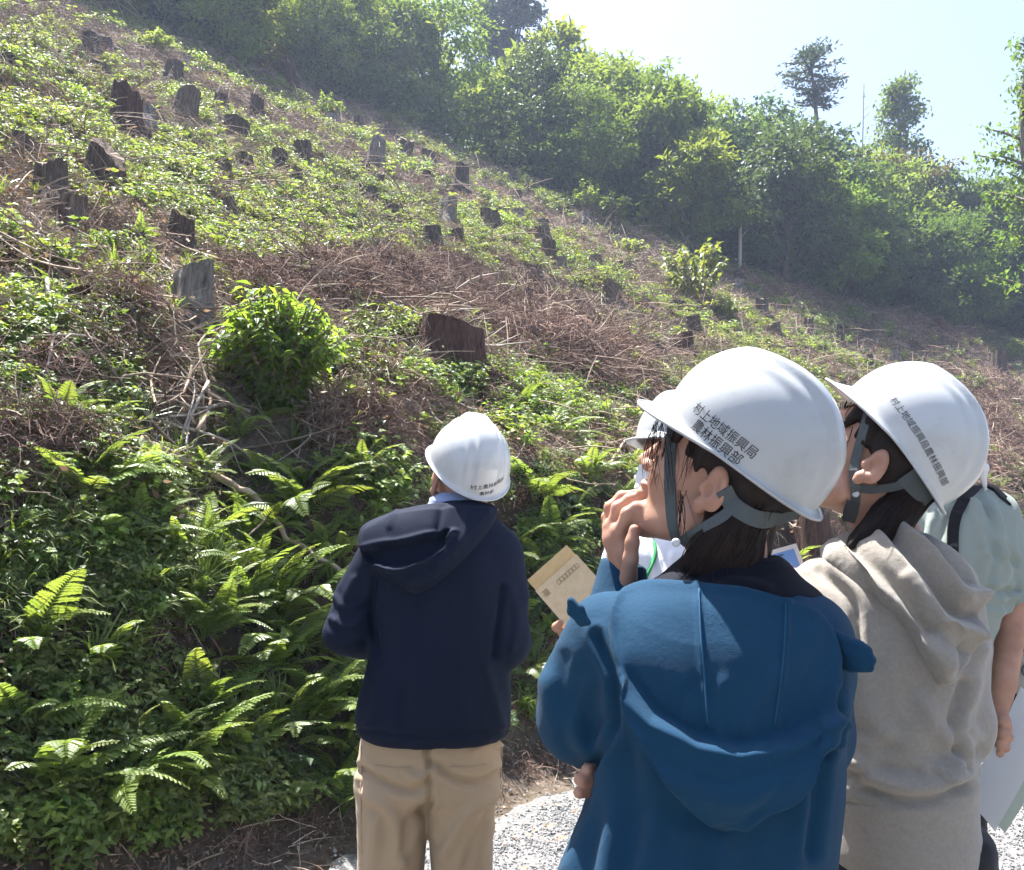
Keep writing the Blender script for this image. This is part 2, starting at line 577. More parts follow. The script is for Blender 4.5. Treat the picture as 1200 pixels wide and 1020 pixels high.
def needles_dry(seed, mat, n=60, L=.16):
    """a spray of withered cedar twigs"""
    rs = np.random.RandomState(seed); b = MB()
    for i in range(n):
        d = nrm(rs.normal(size=3) * np.array([1, 1, .5]) + np.array([0, 0, .15]))
        p0 = rs.normal(size=3) * np.array([.13, .13, .03]); p0[2] = abs(p0[2])
        l = L * (.4 + rs.rand())
        cv = smooth_curve([p0, p0 + d * l * .5 + rs.normal(size=3) * .015, p0 + d * l - np.array([0, 0, .03])], 4)
        b.tube(cv, np.array([.0025, .0036, .003, .0008]), 3, rs.rand(), False)
    return b.mesh('withered_spray', mat)


def litter(seed, mat, n=40, rad=.25, L=.07):
    rs = np.random.RandomState(seed)
    c = rs.normal(size=(n, 3)) * np.array([rad, rad, .012]); c[:, 2] = np.abs(c[:, 2]) + .008
    d = rs.normal(size=(n, 3)) * np.array([1, 1, .35]); nn = np.array([0, 0, 1]) + .6 * rs.normal(size=(n, 3))
    l = L * (.5 + .9 * rs.rand(n))
    return leaf_mesh('fallen_leaves', c, d, nn, l, l * .5, mat, rs, -.25)


def frond(seed, mat, n=23, wid=.17):
    """one fern frond, length 1, growing along +X and arching over"""
    rs = np.random.RandomState(seed); b = MB()
    t = np.linspace(0, 1, 12)
    arch = .55 + .25 * rs.rand()
    rach = np.stack([t * .92, .03 * np.sin(t * 3 + rs.rand() * 3), arch * (t - .86 * t ** 2.1)], 1)
    b.tube(rach, .007 * (1.15 - t), 4, .3, False)
    for i in range(n):
        f = .16 + .83 * i / (n - 1)
        p = np.array([np.interp(f, t, rach[:, k]) for k in range(3)])
        q = np.array([np.interp(min(1, f + .03), t, rach[:, k]) for k in range(3)])
        tg = nrm(q - np.array([np.interp(f - .03, t, rach[:, k]) for k in range(3)]))
        up = nrm(np.array([-tg[2], 0, tg[0]]))
        ll = wid * min(1, .35 + (f - .14) * 4.5) * (1.04 - f) ** .72 * 1.25 + .006
        for sd in (-1, 1):
            side = np.cross(up, tg) * sd
            d = nrm(side + tg * (.42 + .5 * f) + up * (.10 * rs.normal() + .06))
            s2 = nrm(np.cross(d, up))
            m_ = 8
            w0 = .017 * (0.5 + ll / wid * .6)
            tt = np.linspace(0, 1, m_ + 1)
            mid = p + d * (ll * tt)[:, None] - up * (ll * .22 * tt ** 2)[:, None]
            ww = w0 * np.sin(np.pi * (0.25 + .75 * (1 - tt * .98)) ** 1.0) ** .7 + .002
            z = np.where(np.arange(m_ + 1) % 2 == 0, 1.0, .55)
            l_ = mid + s2 * (ww * z)[:, None] + d * (.010 * (z - .5))[:, None]
            r_ = mid - s2 * (ww * z)[:, None] + d * (.010 * (z - .5))[:, None]
            Vv = np.concatenate([l_, mid - up * .004, r_]); k = m_ + 1
            Ff = []
            for j in range(m_):
                Ff += [(j, j + 1, k + j + 1, k + j), (k + j, k + j + 1, 2 * k + j + 1, 2 * k + j)]
            b.add(Vv, Ff, np.clip(.35 + .5 * f + .15 * rs.normal(), 0, 1))
    return b.mesh('frond', mat)


def crown_geo(rs, rad, hgt, nl, leaves, L, Wf, droop, up=.5, gap=.0, low=.0):
    """leaf clumps on several lobes: returns centres, directions, normals, tint"""
    C = []; D = []; Nn = []; T = []
    lobes = []
    for i in range(nl):
        a = rs.rand() * 6.283; zz = (i + .5) / nl
        rr = rad * (math.sin(math.pi * min(1, (.16 + .80 * zz))) ** .6) * (.45 + .4 * rs.rand())
        lobes.append((np.array([math.cos(a) * rr, math.sin(a) * rr, low + hgt * (zz * .92)]), rad * (.36 + .22 * rs.rand()), rs.rand()))
    per = leaves // nl
    for c, r, tn in lobes:
        # twigs carry the leaves in clumps
        nc = 16
        dirs = rdir(rs, nc); dirs[:, 2] = dirs[:, 2] * .8 + .25
        cc = c + dirs * r * np.array([1, 1, .75]) * (.55 + .5 * rs.rand(nc, 1))
        for q in range(nc):
            k = max(2, per // nc)
            off = rs.normal(size=(k, 3)) * r * .19 * np.array([1, 1, .5])
            p = cc[q] + off
            d = nrm(dirs[q]) + rs.normal(size=(k, 3)) * .75; d[:, 2] -= .25
            n = np.array([0, 0, 1.0]) * up * 1.6 + nrm(dirs[q]) * .6 + rs.normal(size=(k, 3)) * .45
            C.append(p); D.append(d); Nn.append(n); T.append(np.clip(tn * .55 + .25 * rs.rand() + rs.rand(k) * .3, 0, 1))
    return np.concatenate(C), np.concatenate(D), np.concatenate(Nn), np.concatenate(T), lobes


def tree_meshes(seed, h, rad, mat, leaves=4200, L=.2, Wf=.5, nl=16, bare=.12, bark='bark', up=.5):
    rs = np.random.RandomState(seed)
    c, d, n, t, lobes = crown_geo(rs, rad, h * (1 - bare), nl, leaves, L, Wf, .2, up, low=h * bare)
    l = L * (.6 + .7 * rs.rand(len(c)))
    crown = leaf_mesh('crown', c, d, n, l, l * Wf, mat, rs, .22, False, tint=t)
    b = MB()
    lean = rs.normal(size=2) * .06 * h
    ax = smooth_curve([[0, 0, -.3], [lean[0] * .3, lean[1] * .3, h * .3], [lean[0] * .7, lean[1] * .7, h * .6], [lean[0], lean[1], h * .92]], 12)
    b.tube(ax, np.linspace(.022 * h, .004 * h, 12), 7, .5, True)
    for lc, lr, _ in lobes:
        k = int(np.clip((lc[2] / h - .2) * 11, 1, 10))
        p0 = ax[k]
        cv = smooth_curve([p0, (p0 + lc) / 2 + np.array([0, 0, -.04 * h]), lc], 6)
        b.tube(cv, np.linspace(.009 * h, .002 * h, 6), 5, .5, False)
    trunk = b.mesh('trunk', M[bark], True)
    return crown, trunk


# ------------------------------------------------------------------ scattering of what nobody could count
def scatter(name, protos, pts, rots, scl, idx, label=None):
    pc = bpy.data.collections.new(name + '_shapes')
    for i, me in enumerate(protos):
        o = bpy.data.objects.new('%s_shape_%02d' % (name, i), me)
        pc.objects.link(o)
    me = bpy.data.meshes.new(name)
    me.vertices.add(len(pts)); me.vertices.foreach_set('co', np.asarray(pts, np.float32).ravel())
    a = me.attributes.new('rot', 'FLOAT_VECTOR', 'POINT'); a.data.foreach_set('vector', np.asarray(rots, np.float32).ravel())
    a = me.attributes.new('scl', 'FLOAT', 'POINT'); a.data.foreach_set('value', np.asarray(scl, np.float32))
    a = me.attributes.new('pick', 'INT', 'POINT'); a.data.foreach_set('value', np.asarray(idx, np.int32))
    o = link(name, me)
    g = bpy.data.node_groups.new(name + '_nodes', 'GeometryNodeTree')
    g.interface.new_socket('Geometry', in_out='INPUT', socket_type='NodeSocketGeometry')
    g.interface.new_socket('Geometry', in_out='OUTPUT', socket_type='NodeSocketGeometry')
    N = g.nodes.new; L = g.links.new
    gi = N('NodeGroupInput'); go = N('NodeGroupOutput')
    ci = N('GeometryNodeCollectionInfo'); ci.inputs['Collection'].default_value = pc
    ci.inputs['Separate Children'].default_value = True; ci.inputs['Reset Children'].default_value = True
    ip = N('GeometryNodeInstanceOnPoints'); ip.inputs['Pick Instance'].default_value = True
    def att(nm, ty):
        n = N('GeometryNodeInputNamedAttribute'); n.data_type = ty; n.inputs['Name'].default_value = nm
        return n.outputs['Attribute']
    e2r = N('FunctionNodeEulerToRotation')
    L(att('rot', 'FLOAT_VECTOR'), e2r.inputs[0])
    L(gi.outputs[0], ip.inputs['Points']); L(ci.outputs[0], ip.inputs['Instance']); L(att('pick', 'INT'), ip.inputs['Instance Index'])
    L(e2r.outputs[0], ip.inputs['Rotation']); L(att('scl', 'FLOAT'), ip.inputs['Scale'])
    L(ip.outputs[0], go.inputs[0])
    md = o.modifiers.new('scatter', 'NODES'); md.node_group = g
    tag(o, label, None, None, 'stuff')
    return o


def align_rot(nv, yaw, amt=.5):
    """euler angles turning +Z towards the ground normal, with a random spin"""
    out = np.zeros((len(nv), 3))
    for i, (n, y) in enumerate(zip(nv, yaw)):
        z = vec(nrm(np.array([0, 0, 1]) * (1 - amt) + n * amt))
        q = Vector((0, 0, 1)).rotation_difference(z).to_matrix() @ Matrix.Rotation(y, 3, 'Z')
        out[i] = q.to_euler()
    return out


def on_ground(xy):
    """points and normals of the ground below many points"""
    p = np.zeros((len(xy), 3)); n = np.zeros((len(xy), 3))
    for i, (x, y) in enumerate(xy):
        p[i], n[i] = drop(float(x), float(y))
    return p, n


def sector_points(n, r0, r1, rs, half=33):
    a = R(half) * (2 * rs.rand(n) - 1)
    r = np.sqrt(r0 ** 2 + (r1 ** 2 - r0 ** 2) * rs.rand(n))
    return np.stack([np.sin(a) * r, np.cos(a) * r], 1)
# ------------------------------------------------------------------ the wood along the top of the clearing
TREES = []
specs = [('leaf_tree', .5, .2), ('leaf_tree_light', .48, .18), ('leaf_tree', .42, .24), ('leaf_dark', .55, .17), ('leaf_tree_light', .38, .26), ('leaf_tree', .5, .16), ('leaf_rust', .5, .17)]
for i, (mt, wf, ll) in enumerate(specs):
    TREES.append(tree_meshes(40 + i, 5.0, 1.75 + .15 * (i % 3), M[mt], 9000, ll, wf, 17 + i % 4, .04 if i % 2 else .10, up=.5))
TREE_LABEL = {
    'leaf_tree': 'mid-green broadleaf tree in the dense wood %s',
    'leaf_tree_light': 'light yellow-green broadleaf tree in the dense wood %s',
    'leaf_dark': 'dark green glossy tree in the dense wood %s',
    'leaf_rust': 'broadleaf tree with rust-brown leaf tips in the wood %s'}
rs = np.random.RandomState(11)
n_tree = 0


def plant_tree(x, y, k, s, label, group, zs=1.0):
    cr, tr = TREES[k]
    p, _ = drop(x, y)
    t = thing('broadleaf_tree', label, 'tree', p, group, (0, 0, rs.rand() * 6.28), (s, s, s * zs))
    link('crown', cr, t); link('trunk', tr, t)
    return t


def xy_of(u, vp):
    w = min(max(0, u - 8), 45)
    v = vp - .006 * w * w
    return u * .6 - v * .8, u * .8 + v * .6


for row, (off, step, h0, h1) in enumerate([(1.0, 2.3, .75, 1.05), (3.4, 2.8, 1.05, 1.4), (6.5, 3.2, 1.15, 1.5), (11, 3.8, 1.2, 1.6), (17, 5, 1.2, 1.6)]):
    u = 6.0 + row * .7
    while u < 62:
        uu = u + rs.normal() * .35 * step
        off2 = off + rs.normal() * .7
        x, y = xy_of(uu, edge_v(uu) + off2)
        u += step * (.7 + .6 * rs.rand())
        p, _ = drop(x, y)
        px, py, f = project(p + np.array([0, 0, 2]))
        if f < 4 or px < -120 or px > 1290 or py < -330:
            continue
        k = rs.choice(len(TREES), p=[.24, .2, .16, .1, .14, .1, .06])
        if 900 < px < 1040 and row < 2: k = rs.choice([0, 2, 3])
        s = h0 + (h1 - h0) * rs.rand()
        if uu > 30: s *= 1.12
        mt = specs[k][0]
        zone = 'above the top of the clearing' if px < 520 else 'below the lone round tree top' if px < 800 else 'below the lone skyline pine' if px < 1010 else 'along the far end of the slope'
        plant_tree(x, y, k, s, TREE_LABEL[mt] % zone, '%s trees of the wood %s' % ({'leaf_tree': 'mid-green', 'leaf_tree_light': 'light green', 'leaf_dark': 'dark green', 'leaf_rust': 'rust-tipped'}[mt], zone))
        n_tree += 1
print('trees', n_tree)


def at_depth(px, py_base, Y):
    p = P(px, py_base, Y)
    return drop(p[0], p[1])[0]


def height_to(px, py, base):
    """how tall something at base must be to reach the row py"""
    d = ray(px, py)
    return CAM[2] + d[2] / d[1] * base[1] - base[2]


# single trees that stand out of the wood ------------------------------------------------
def pine(seed, H, bare, rad, layers):
    rs = np.random.RandomState(seed); b = MB()
    ax = smooth_curve([[0, 0, -.3], [.02 * H, 0, H * .5], [-.005 * H, .01 * H, H]], 14)
    b.tube(ax, np.linspace(.016 * H, .004 * H, 14), 7)
    C = []; D = []; Nn = []
    for i in range(layers):
        lv = i // 3
        f = bare + (1 - bare) * (lv + .25 * rs.rand()) / (layers / 3)
        f = min(f, .985)
        g0 = (f - bare) / (1 - bare)
        r = rad * np.interp(g0, [0, .2, .45, .7, 1], [.5, .95, 1.1, .75, .3]) * (.6 + .55 * rs.rand())
        a = i * 2.2 + rs.rand() * 1.2
        p0 = np.array([np.interp(f, np.linspace(0, 1, 14), ax[:, k]) for k in range(3)])
        e = p0 + np.array([math.cos(a) * r, math.sin(a) * r, .10 * r])
        cv = smooth_curve([p0, (p0 + e) / 2 - np.array([0, 0, .05 * r]), e], 6)
        b.tube(cv, np.linspace(.006 * H, .002 * H, 6), 4)
        for q in range(7):
            g = .25 + .75 * q / 6
            pc = p0 + (e - p0) * g + rs.normal(size=3) * np.array([.10, .10, .015]) * rad
            k = 11
            d = rs.normal(size=(k, 3)) * np.array([1, 1, .5]) + np.array([math.cos(a), math.sin(a), .5]) * .6
            C.append(pc + rs.normal(size=(k, 3)) * np.array([.13, .13, .028]) * rad); D.append(d); Nn.append(rs.normal(size=(k, 3)) * .6 + np.array([0, 0, 1]))
    C = np.concatenate(C); D = np.concatenate(D); Nn = np.concatenate(Nn)
    l = .17 * rad * (.6 + .8 * rs.rand(len(C)))
    return leaf_mesh('crown', C, D, Nn, l, l * .32, M['needle'], rs, .05, False), b.mesh('trunk', M['bark'], True)


base = at_depth(955, 200, 40)
H = height_to(953, 52, base)
cr, tr = pine(5, H, 1 - 76 / 1100 * base[1] / H, 62 / 1100 * base[1] / 2 * 1.25, 24)
t = thing('pine_tree', 'tall pine with bare lower trunk and flat tufts, alone against the sky', 'tree', base)
link('crown', cr, t); link('trunk', tr, t)

base = at_depth(1006, 180, 41)
H = height_to(1008, 98, base)
b = MB(); rs2 = np.random.RandomState(4)
b.tube(smooth_curve([[0, 0, -.3], [.1, 0, H * .5], [.35, 0, H]], 10), np.linspace(.07, .012, 10), 5)
for q in range(14):
    f = .45 + .5 * rs2.rand(); a = rs2.rand() * 6.28; l = .5 * (1.2 - f)
    p0 = np.array([.1 + .25 * f, 0, H * f])
    b.tube([p0, p0 + np.array([math.cos(a) * l, math.sin(a) * l, l * .5]), p0 + np.array([math.cos(a) * l * 1.4, math.sin(a) * l * 1.4, l * 1.1])], [.014, .01, .004], 3)
t = thing('dead_tree', 'thin bare dead tree beside the lone pine on the skyline', 'tree', base)
link('trunk', b.mesh('trunk', M['bark_grey']), t)


def open_tree(seed, H, rad, mat, leaves, L, nl, low):
    """slender tree whose limbs and leaves let the sky through"""
    rs = np.random.RandomState(seed); b = MB()
    ax = smooth_curve([[0, 0, -.3], [.03 * H, 0, H * .4], [.0, .01 * H, H * .75], [.03 * H, 0, H]], 14)
    b.tube(ax, np.linspace(.014 * H, .003 * H, 14), 7)
    C = []; D = []; Nn = []; T = []
    for i in range(nl):
        f = low + (1 - low) * (i + rs.rand() * .5) / nl
        r = rad * (1.12 - (f - low) / (1 - low)) ** .75 * (.6 + .55 * rs.rand())
        a = rs.rand() * 6.28
        p0 = np.array([np.interp(f * .93, np.linspace(0, 1, 14), ax[:, k]) for k in range(3)])
        e = p0 + np.array([math.cos(a) * r, math.sin(a) * r, r * (.35 + .3 * rs.rand())])
        cv = smooth_curve([p0, (p0 + e) / 2 + np.array([0, 0, .04 * r]), e], 6)
        b.tube(cv, np.linspace(.005 * H, .0015 * H, 6), 4)
        k = leaves // nl
        g = .3 + .75 * rs.rand(k, 1)
        C.append(p0 + (e - p0) * g + rs.normal(size=(k, 3)) * rad * np.array([.13, .13, .09])); d = rs.normal(size=(k, 3)); d[:, 2] -= .5
        D.append(d); Nn.append(rs.normal(size=(k, 3)) * .5 + np.array([0, 0, 1])); T.append(rs.rand(k))
    l = L * (.6 + .8 * rs.rand(sum(len(c) for c in C)))
    return leaf_mesh('crown', np.concatenate(C), np.concatenate(D), np.concatenate(Nn), l, l * .55, mat, rs, .2, False, tint=np.concatenate(T)), b.mesh('trunk', M['bark_grey'], True)


base = at_depth(1058, 250, 45)
H = height_to(1062, 82, base)
cr, tr = open_tree(8, H, 1.85, M['leaf_tree'], 4300, .22, 44, .32)
t = thing('slender_tree', 'slender open-crowned tree with loose leaves standing against the sky', 'tree', base)
link('crown', cr, t); link('trunk', tr, t)

base = at_depth(1213, 420, 21)
H = height_to(1213, 25, base)
cr, tr = open_tree(9, H, 1.25, M['leaf_tree'], 2400, .13, 34, .35)
t = thing('slender_tree', 'tall leafy tree rising at the border of the picture beside the low wood', 'tree', base)
link('crown', cr, t); link('trunk', tr, t)

base = at_depth(600, 160, 48)
H = height_to(605, -45, base)
cr, tr = tree_meshes(77, H, 2.0, M['needle'], 14000, .3, .5, 26, .3)
t = thing('dark_conifer', 'dark tall tree standing above the wood against the sky', 'tree', base)
link('crown', cr, t); link('trunk', tr, t)
base = at_depth(732, 120, 52)
H = height_to(732, 56, base)
cr, tr = tree_meshes(78, H, 1.3, M['leaf_dark'], 2600, .25, .5, 14, .1)
t = thing('round_tree', 'small round grey-green tree top poking over the skyline', 'tree', base)
link('crown', cr, t); link('trunk', tr, t)

# pale dead pole in front of the wood
pb, _ = hit(866, 322, True)
Hh = height_to(869, 252, pb)
b = MB(); b.tube(smooth_curve([[0, 0, -.2], [.06, 0, Hh * .5], [.09, 0, Hh]], 8), np.linspace(.075, .045, 8), 7)
b.tube([[.06, 0, Hh * .6], [.35, -.1, Hh * .75]], [.025, .01], 4)
b.tube([[.08, 0, Hh * .8], [-.2, -.1, Hh * .92]], [.02, .008], 4)
t = thing('dead_tree', 'pale bare dead trunk standing upright before the dark wood', 'tree', pb)
link('trunk', b.mesh('trunk', M['pale_wood'], True), t)


# ------------------------------------------------------------------ bushes standing on the slope
def bush_mesh(seed, rad, h, mat, n, L, wf, layered=False):
    rs = np.random.RandomState(seed); b = MB()
    C = []; D = []; Nn = []
    ns = max(8, n // 26)
    for s in range(ns):
        a = rs.rand() * 6.28; rr = rad * math.sqrt(rs.rand()) * .95; zt = h * (.5 + .5 * rs.rand() ** .6) * math.sqrt(max(.05, 1 - (rr / rad) ** 2 * .8))
        tip = np.array([math.cos(a) * rr, math.sin(a) * rr, zt]); base_ = np.array([math.cos(a), math.sin(a), 0]) * .12 * rad
        cv = smooth_curve([base_ - np.array([0, 0, .08]), base_ * .6 + tip * .4 + np.array([0, 0, .12 * h]), tip], 6)
        b.tube(cv, np.linspace(.012, .003, 6) * (rad / .4) ** .5, 4, .5, False)
        k = n // ns
        for q in range(k):
            f = (.08 if layered else .3) + (.92 if layered else .7) * (q + rs.rand()) / k
            p = np.array([np.interp(f, np.linspace(0, 1, 6), cv[:, j]) for j in range(3)])
            a2 = a + rs.normal() * 1.2 if f < .85 else q * 2.4
            C.append(p); D.append([math.cos(a2), math.sin(a2), -.12 + .3 * rs.normal()]); Nn.append(np.array([0, 0, 1]) + .35 * rs.normal(size=3) + .4 * np.array([math.cos(a2), math.sin(a2), 0]))
    l = L * (.6 + .6 * rs.rand(len(C)))
    cr = leaf_mesh('foliage', np.array(C), np.array(D), np.array(Nn), l, l * wf, mat, rs, .25, True)
    return cr, b.mesh('stems', M['twig'])


BUSH = [bush_mesh(1, .5, .8, M['leaf_bright'], 620, .12, .42), bush_mesh(2, .5, .6, M['leaf'], 560, .11, .5),
        bush_mesh(3, .5, .7, M['leaf_yellow'], 640, .10, .5), bush_mesh(4, .5, .55, M['leaf_bright'], 480, .15, .35),
        bush_mesh(5, .5, .9, M['leaf_tree_light'], 700, .09, .5)]
def z_of(px):
    return 'near the split stump' if px < 330 else 'around the branch heap' if px < 720 else 'beyond the helmets'


big = bush_mesh(9, .43, .80, M['leaf_bush'], 5200, .088, .34, True)
p, n = hit(324, 478)
t = thing('leafy_bush', 'round bright green bush with long leaves standing alone before grey stump', 'bush', p)
link('foliage', big[0], t); link('stems', big[1], t)


def bush(px, py, wpx, k, label, group=None, zs=1.0):
    p, n = hit(px, py)
    if p is None: return
    f = project(p)[2]
    s = wpx / 1100 * f / 1.15
    t = thing('leafy_bush', label, 'bush', p - np.array([0, 0, .05 * s]), group, (0, 0, random.random() * 6.28), (s, s, s * zs))
    link('foliage', BUSH[k][0], t); link('stems', BUSH[k][1], t)


for a in [(815, 356, 118, 2, 'yellow-green bush rising on the slope near the pale dead trunk', None, 1.3),
          (846, 372, 60, 1, 'low dark bush at the foot of the yellow-green bush', None, 1.0),
          (300, 296, 62, 3, 'broad-leaved green bush above the heap of dead branches', None, .9),
          (388, 300, 70, 1, 'bushy dark green plant behind the heap of dead branches', None, .9),
          (168, 330, 66, 4, 'young tree-like bush below the short leaning stump', None, 1.2),
          (34, 392, 74, 3, 'large-leaved plant with yellow-green leaves on the slope edge', None, .9),
          (66, 446, 44, 0, 'small upright dark-leaved plant on the brown litter', None, 1.0),
          (20, 168, 80, 4, 'pale feathery bush near the stump at the top of the slope', None, .8),
          (470, 425, 60, 3, 'leafy plant growing against the largest cut stump', None, 1.0),
          (530, 310, 60, 1, 'green bush beside the pair of dark stumps', None, .8),
          (716, 262, 70, 0, 'bush with fresh leaves spilling from the wood edge', None, .9),
          (740, 300, 56, 1, 'dark leafy bush on slope under the wood edge', None, .9),
          (690, 250, 60, 4, 'tall loose bush at the corner of the wood', None, 1.0),
          (1085, 300, 90, 4, 'bright young bush before the dark wood far along the slope', None, 1.3),
          (480, 150, 60, 3, 'fresh green bush at the foot of the upper wood', None, .8),
          (380, 140, 60, 4, 'leafy bush at the top of the clearing under the trees', None, .8),
          (180, 60, 64, 0, 'light green bush at the dark hollow in the wood', None, .7),
          (735, 500, 60, 3, 'tall plant with big yellowing leaves behind the white brim', None, 1.1)]:
    bush(*a)
rs = np.random.RandomState(23)
cnt = 0
while cnt < 95:
    px, py = rs.rand() * 1200, rs.rand() * 420
    p, n = hit(px, py)
    if p is None: continue
    u, v = uv_of(p[0], p[1]); vp = vprime(u, v)
    f = project(p)[2]
    if vp < 4.6 or vp > edge_v(u) - .3 or f > 45 or f < 9: continue
    bush(px, py, rs.uniform(.3, .9) * 1100 / f * .75, rs.choice(5, p=[.25, .3, .12, .18, .15]), 'one of the small bushes scattered over the cleared slope ' + z_of(px), 'small bushes on the cleared slope ' + z_of(px), rs.uniform(.55, .95))
    cnt += 1

# ------------------------------------------------------------------ ferns on the cut bank
FROND = [frond(s, M['fern'], 23 + s % 3, .14 + .025 * (s % 3)) for s in range(5)]
rs = np.random.RandomState(31)


def fern(px, py, size, nf, label, group=None, az0=None, spreadz=.0):
    p, n = hit(px, py)
    if p is None: return
    up = nrm(np.array([0, 0, 1]) * .55 + n * .45)
    t = thing('fern', label, 'fern', p, group)
    out_az = math.atan2(n[1], n[0]) if az0 is None else az0
    for i in range(nf):
        az = out_az + (i - (nf - 1) / 2) * (4.6 / nf) + rs.normal() * .22
        el = rs.uniform(-.05, .85) + spreadz
        s = size * rs.uniform(.65, 1.05)
        link('frond', FROND[rs.randint(len(FROND))], t, (0, 0, 0.0), (rs.normal() * .3, -el, az), s)


for a in [(350, 612, .62, 9, 'bright sunlit fern under the long fallen branch on the bank'),
          (330, 725, .5, 6, 'fern with one wide pale frond beside the navy jacket elbow'),
          (245, 745, .45, 7, 'upright fern with two narrow sunlit fronds mid bank'),
          (235, 850, .5, 5, 'fern with one broad drooping pale frond low on the bank'),
          (60, 940, .6, 8, 'large pale fern near the foot of the bank at the picture corner'),
          (28, 770, .5, 5, 'fern with drooping frond at the border of the bank'),
          (130, 790, .42, 5, 'fern with flat whitish frond over dark grass'),
          (25, 860, .45, 5, 'fern with rounded pale frond above the large corner fern'),
          (650, 520, .55, 9, 'tall dark-green fern beside the second helmet brim'),
          (625, 590, .55, 8, 'sunlit fern just behind the navy-jacketed man\'s helmet'),
          (690, 560, .5, 7, 'fern in shade under the leafy lip of the bank'),
          (620, 790, .45, 7, 'fern with pale fronds between navy and blue jackets'),
          (640, 640, .5, 7, 'fern behind the brown envelope'),
          (110, 505, .42, 8, 'pale green feathery fern on the lip of the bank'),
          (60, 505, .4, 6, 'yellow-green fern on the brown lip of the bank'),
          (970, 660, .4, 6, 'light fern by the decayed stump between the helmets'),
          (150, 640, .4, 6, 'small fern under the hanging roots')]:
    fern(*a)
cnt = 0
while cnt < 84:
    if rs.rand() < .6:
        px, py = rs.uniform(-20, 440), rs.uniform(560, 960)
    else:
        px, py = rs.uniform(590, 1000), rs.uniform(450, 830)
    p, n = hit(px, py)
    if p is None: continue
    u, v = uv_of(p[0], p[1]); vp = vprime(u, v)
    if vp < 3.12 or vp > 4.9: continue
    if fbm(np.array(p[0] * 1.1), np.array(p[2] * 1.4), 71, 2) < -.2: continue
    fern(px, py, rs.uniform(.27, .52), rs.randint(5, 9), 'small green fern on the road-cut bank ' + ('beside the navy-jacketed man, towards the long fallen branch' if px < 500 and py < 760 else 'low at the foot below the fallen branch' if px < 500 else 'between the navy jacket and the blue jacket' if px < 760 else 'behind the nearest two helmets'), 'small ferns on the bank %d' % (0 if px < 500 and py < 760 else 1 if px < 500 else 2 if px < 760 else 3))
    cnt += 1
cnt = 0
while cnt < 15:
    px, py = rs.uniform(0, 1190), rs.uniform(230, 520)
    p, n = hit(px, py)
    if p is None: continue
    u, v = uv_of(p[0], p[1]); vp = vprime(u, v); f = project(p)[2]
    if vp < 4.3 or f > 16 or (150 < px < 420 and 290 < py < 500): continue
    fern(px, py, rs.uniform(.24, .38), rs.randint(5, 8), 'one of the ferns among litter on the slope ' + z_of(px), 'ferns on the slope ' + z_of(px))
    cnt += 1

# ------------------------------------------------------------------ stumps, logs and branches
def stump_mesh(seed, r, h, mat, slope=.0, jag=.1, flare=.35):
    """bark body open at the top, and the cut face"""
    rs = np.random.RandomState(seed); n = 30; th = np.arange(n) * 2 * math.pi / n
    p0 = rs.rand(4) * 6.28
    lob = 1 + .11 * np.sin(th * 2 + p0[0]) + .09 * np.sin(th * 3 + p0[1]) + .07 * np.sin(th * 5 + p0[2])
    groove = .045 * rs.normal(size=n)
    lev = [-.35 * h - .12, -.02 * h, .12 * h, .3 * h, .55 * h, .8 * h, h]
    sca = [1.3 + flare, 1.12 + flare * .75, 1.07 + flare * .4, 1.04 + flare * .12, 1.0, .97, .92]
    b = MB(); V = []
    dome = 1 - .0 * th
    top = h * (1 + .7 * jag * (.5 * np.sin(th * 2 + p0[3]) + .3 * np.sin(th * 3 + p0[0]) + .22 * rs.normal(size=n))) + slope * r * np.cos(th + p0[1])
    NL = len(lev)
    for q, (z, s) in enumerate(zip(lev, sca)):
        ll = 1 + (lob - 1) * (2.4 if q < 2 else 1.5 if q == 2 else 1) + groove + .018 * rs.normal(size=n)
        zz = top if q == NL - 1 else np.minimum(np.full(n, z), top - .02 * (NL - q) * h)
        V.append(np.stack([np.cos(th) * r * s * ll, np.sin(th) * r * s * ll, zz], 1))
    F = [(q * n + j, q * n + (j + 1) % n, (q + 1) * n + (j + 1) % n, (q + 1) * n + j) for q in range(NL - 1) for j in range(n)]
    b.add(np.concatenate(V), F)
    side = b.mesh('bark', mat, True)
    c = V[-1]; inner = c * np.array([.9, .9, 1]) - np.array([0, 0, .012])
    c2 = MB(); cen = np.array([[0, 0, h - .02 + .02 * rs.normal()]])
    F = [(j, (j + 1) % n, n + (j + 1) % n, n + j) for j in range(n)] + [(n + j, n + (j + 1) % n, 2 * n) for j in range(n)]
    c2.add(np.concatenate([c - np.array([0, 0, .003]), inner, cen]), F)
    return side, c2.mesh('cut_face', M['cut_wood'], False)


KEEP = []


def stump(px, py, wpx, hpx, mat, label, lean=0.0, slope=.15, jag=.12, seed=0, group=None):
    p, n = hit(px, py)
    if p is None: return
    f = project(p)[2]
    r = wpx / 1100 * f / 2; h = hpx / 1100 * f / .93 * (1.02 if wpx < 30 else .95)
    s, c = stump_mesh(seed, r, h, M[mat], slope, jag)
    KEEP.append((p, r))
    t = thing('tree_stump', label, 'stump', p - np.array([0, 0, .04 * h]), group, (R(4) * math.sin(seed * 2.1), lean, seed * 1.3 if abs(lean) < .01 else 0))
    link('bark', s, t)
    link('cut_face', c, t)
    return t


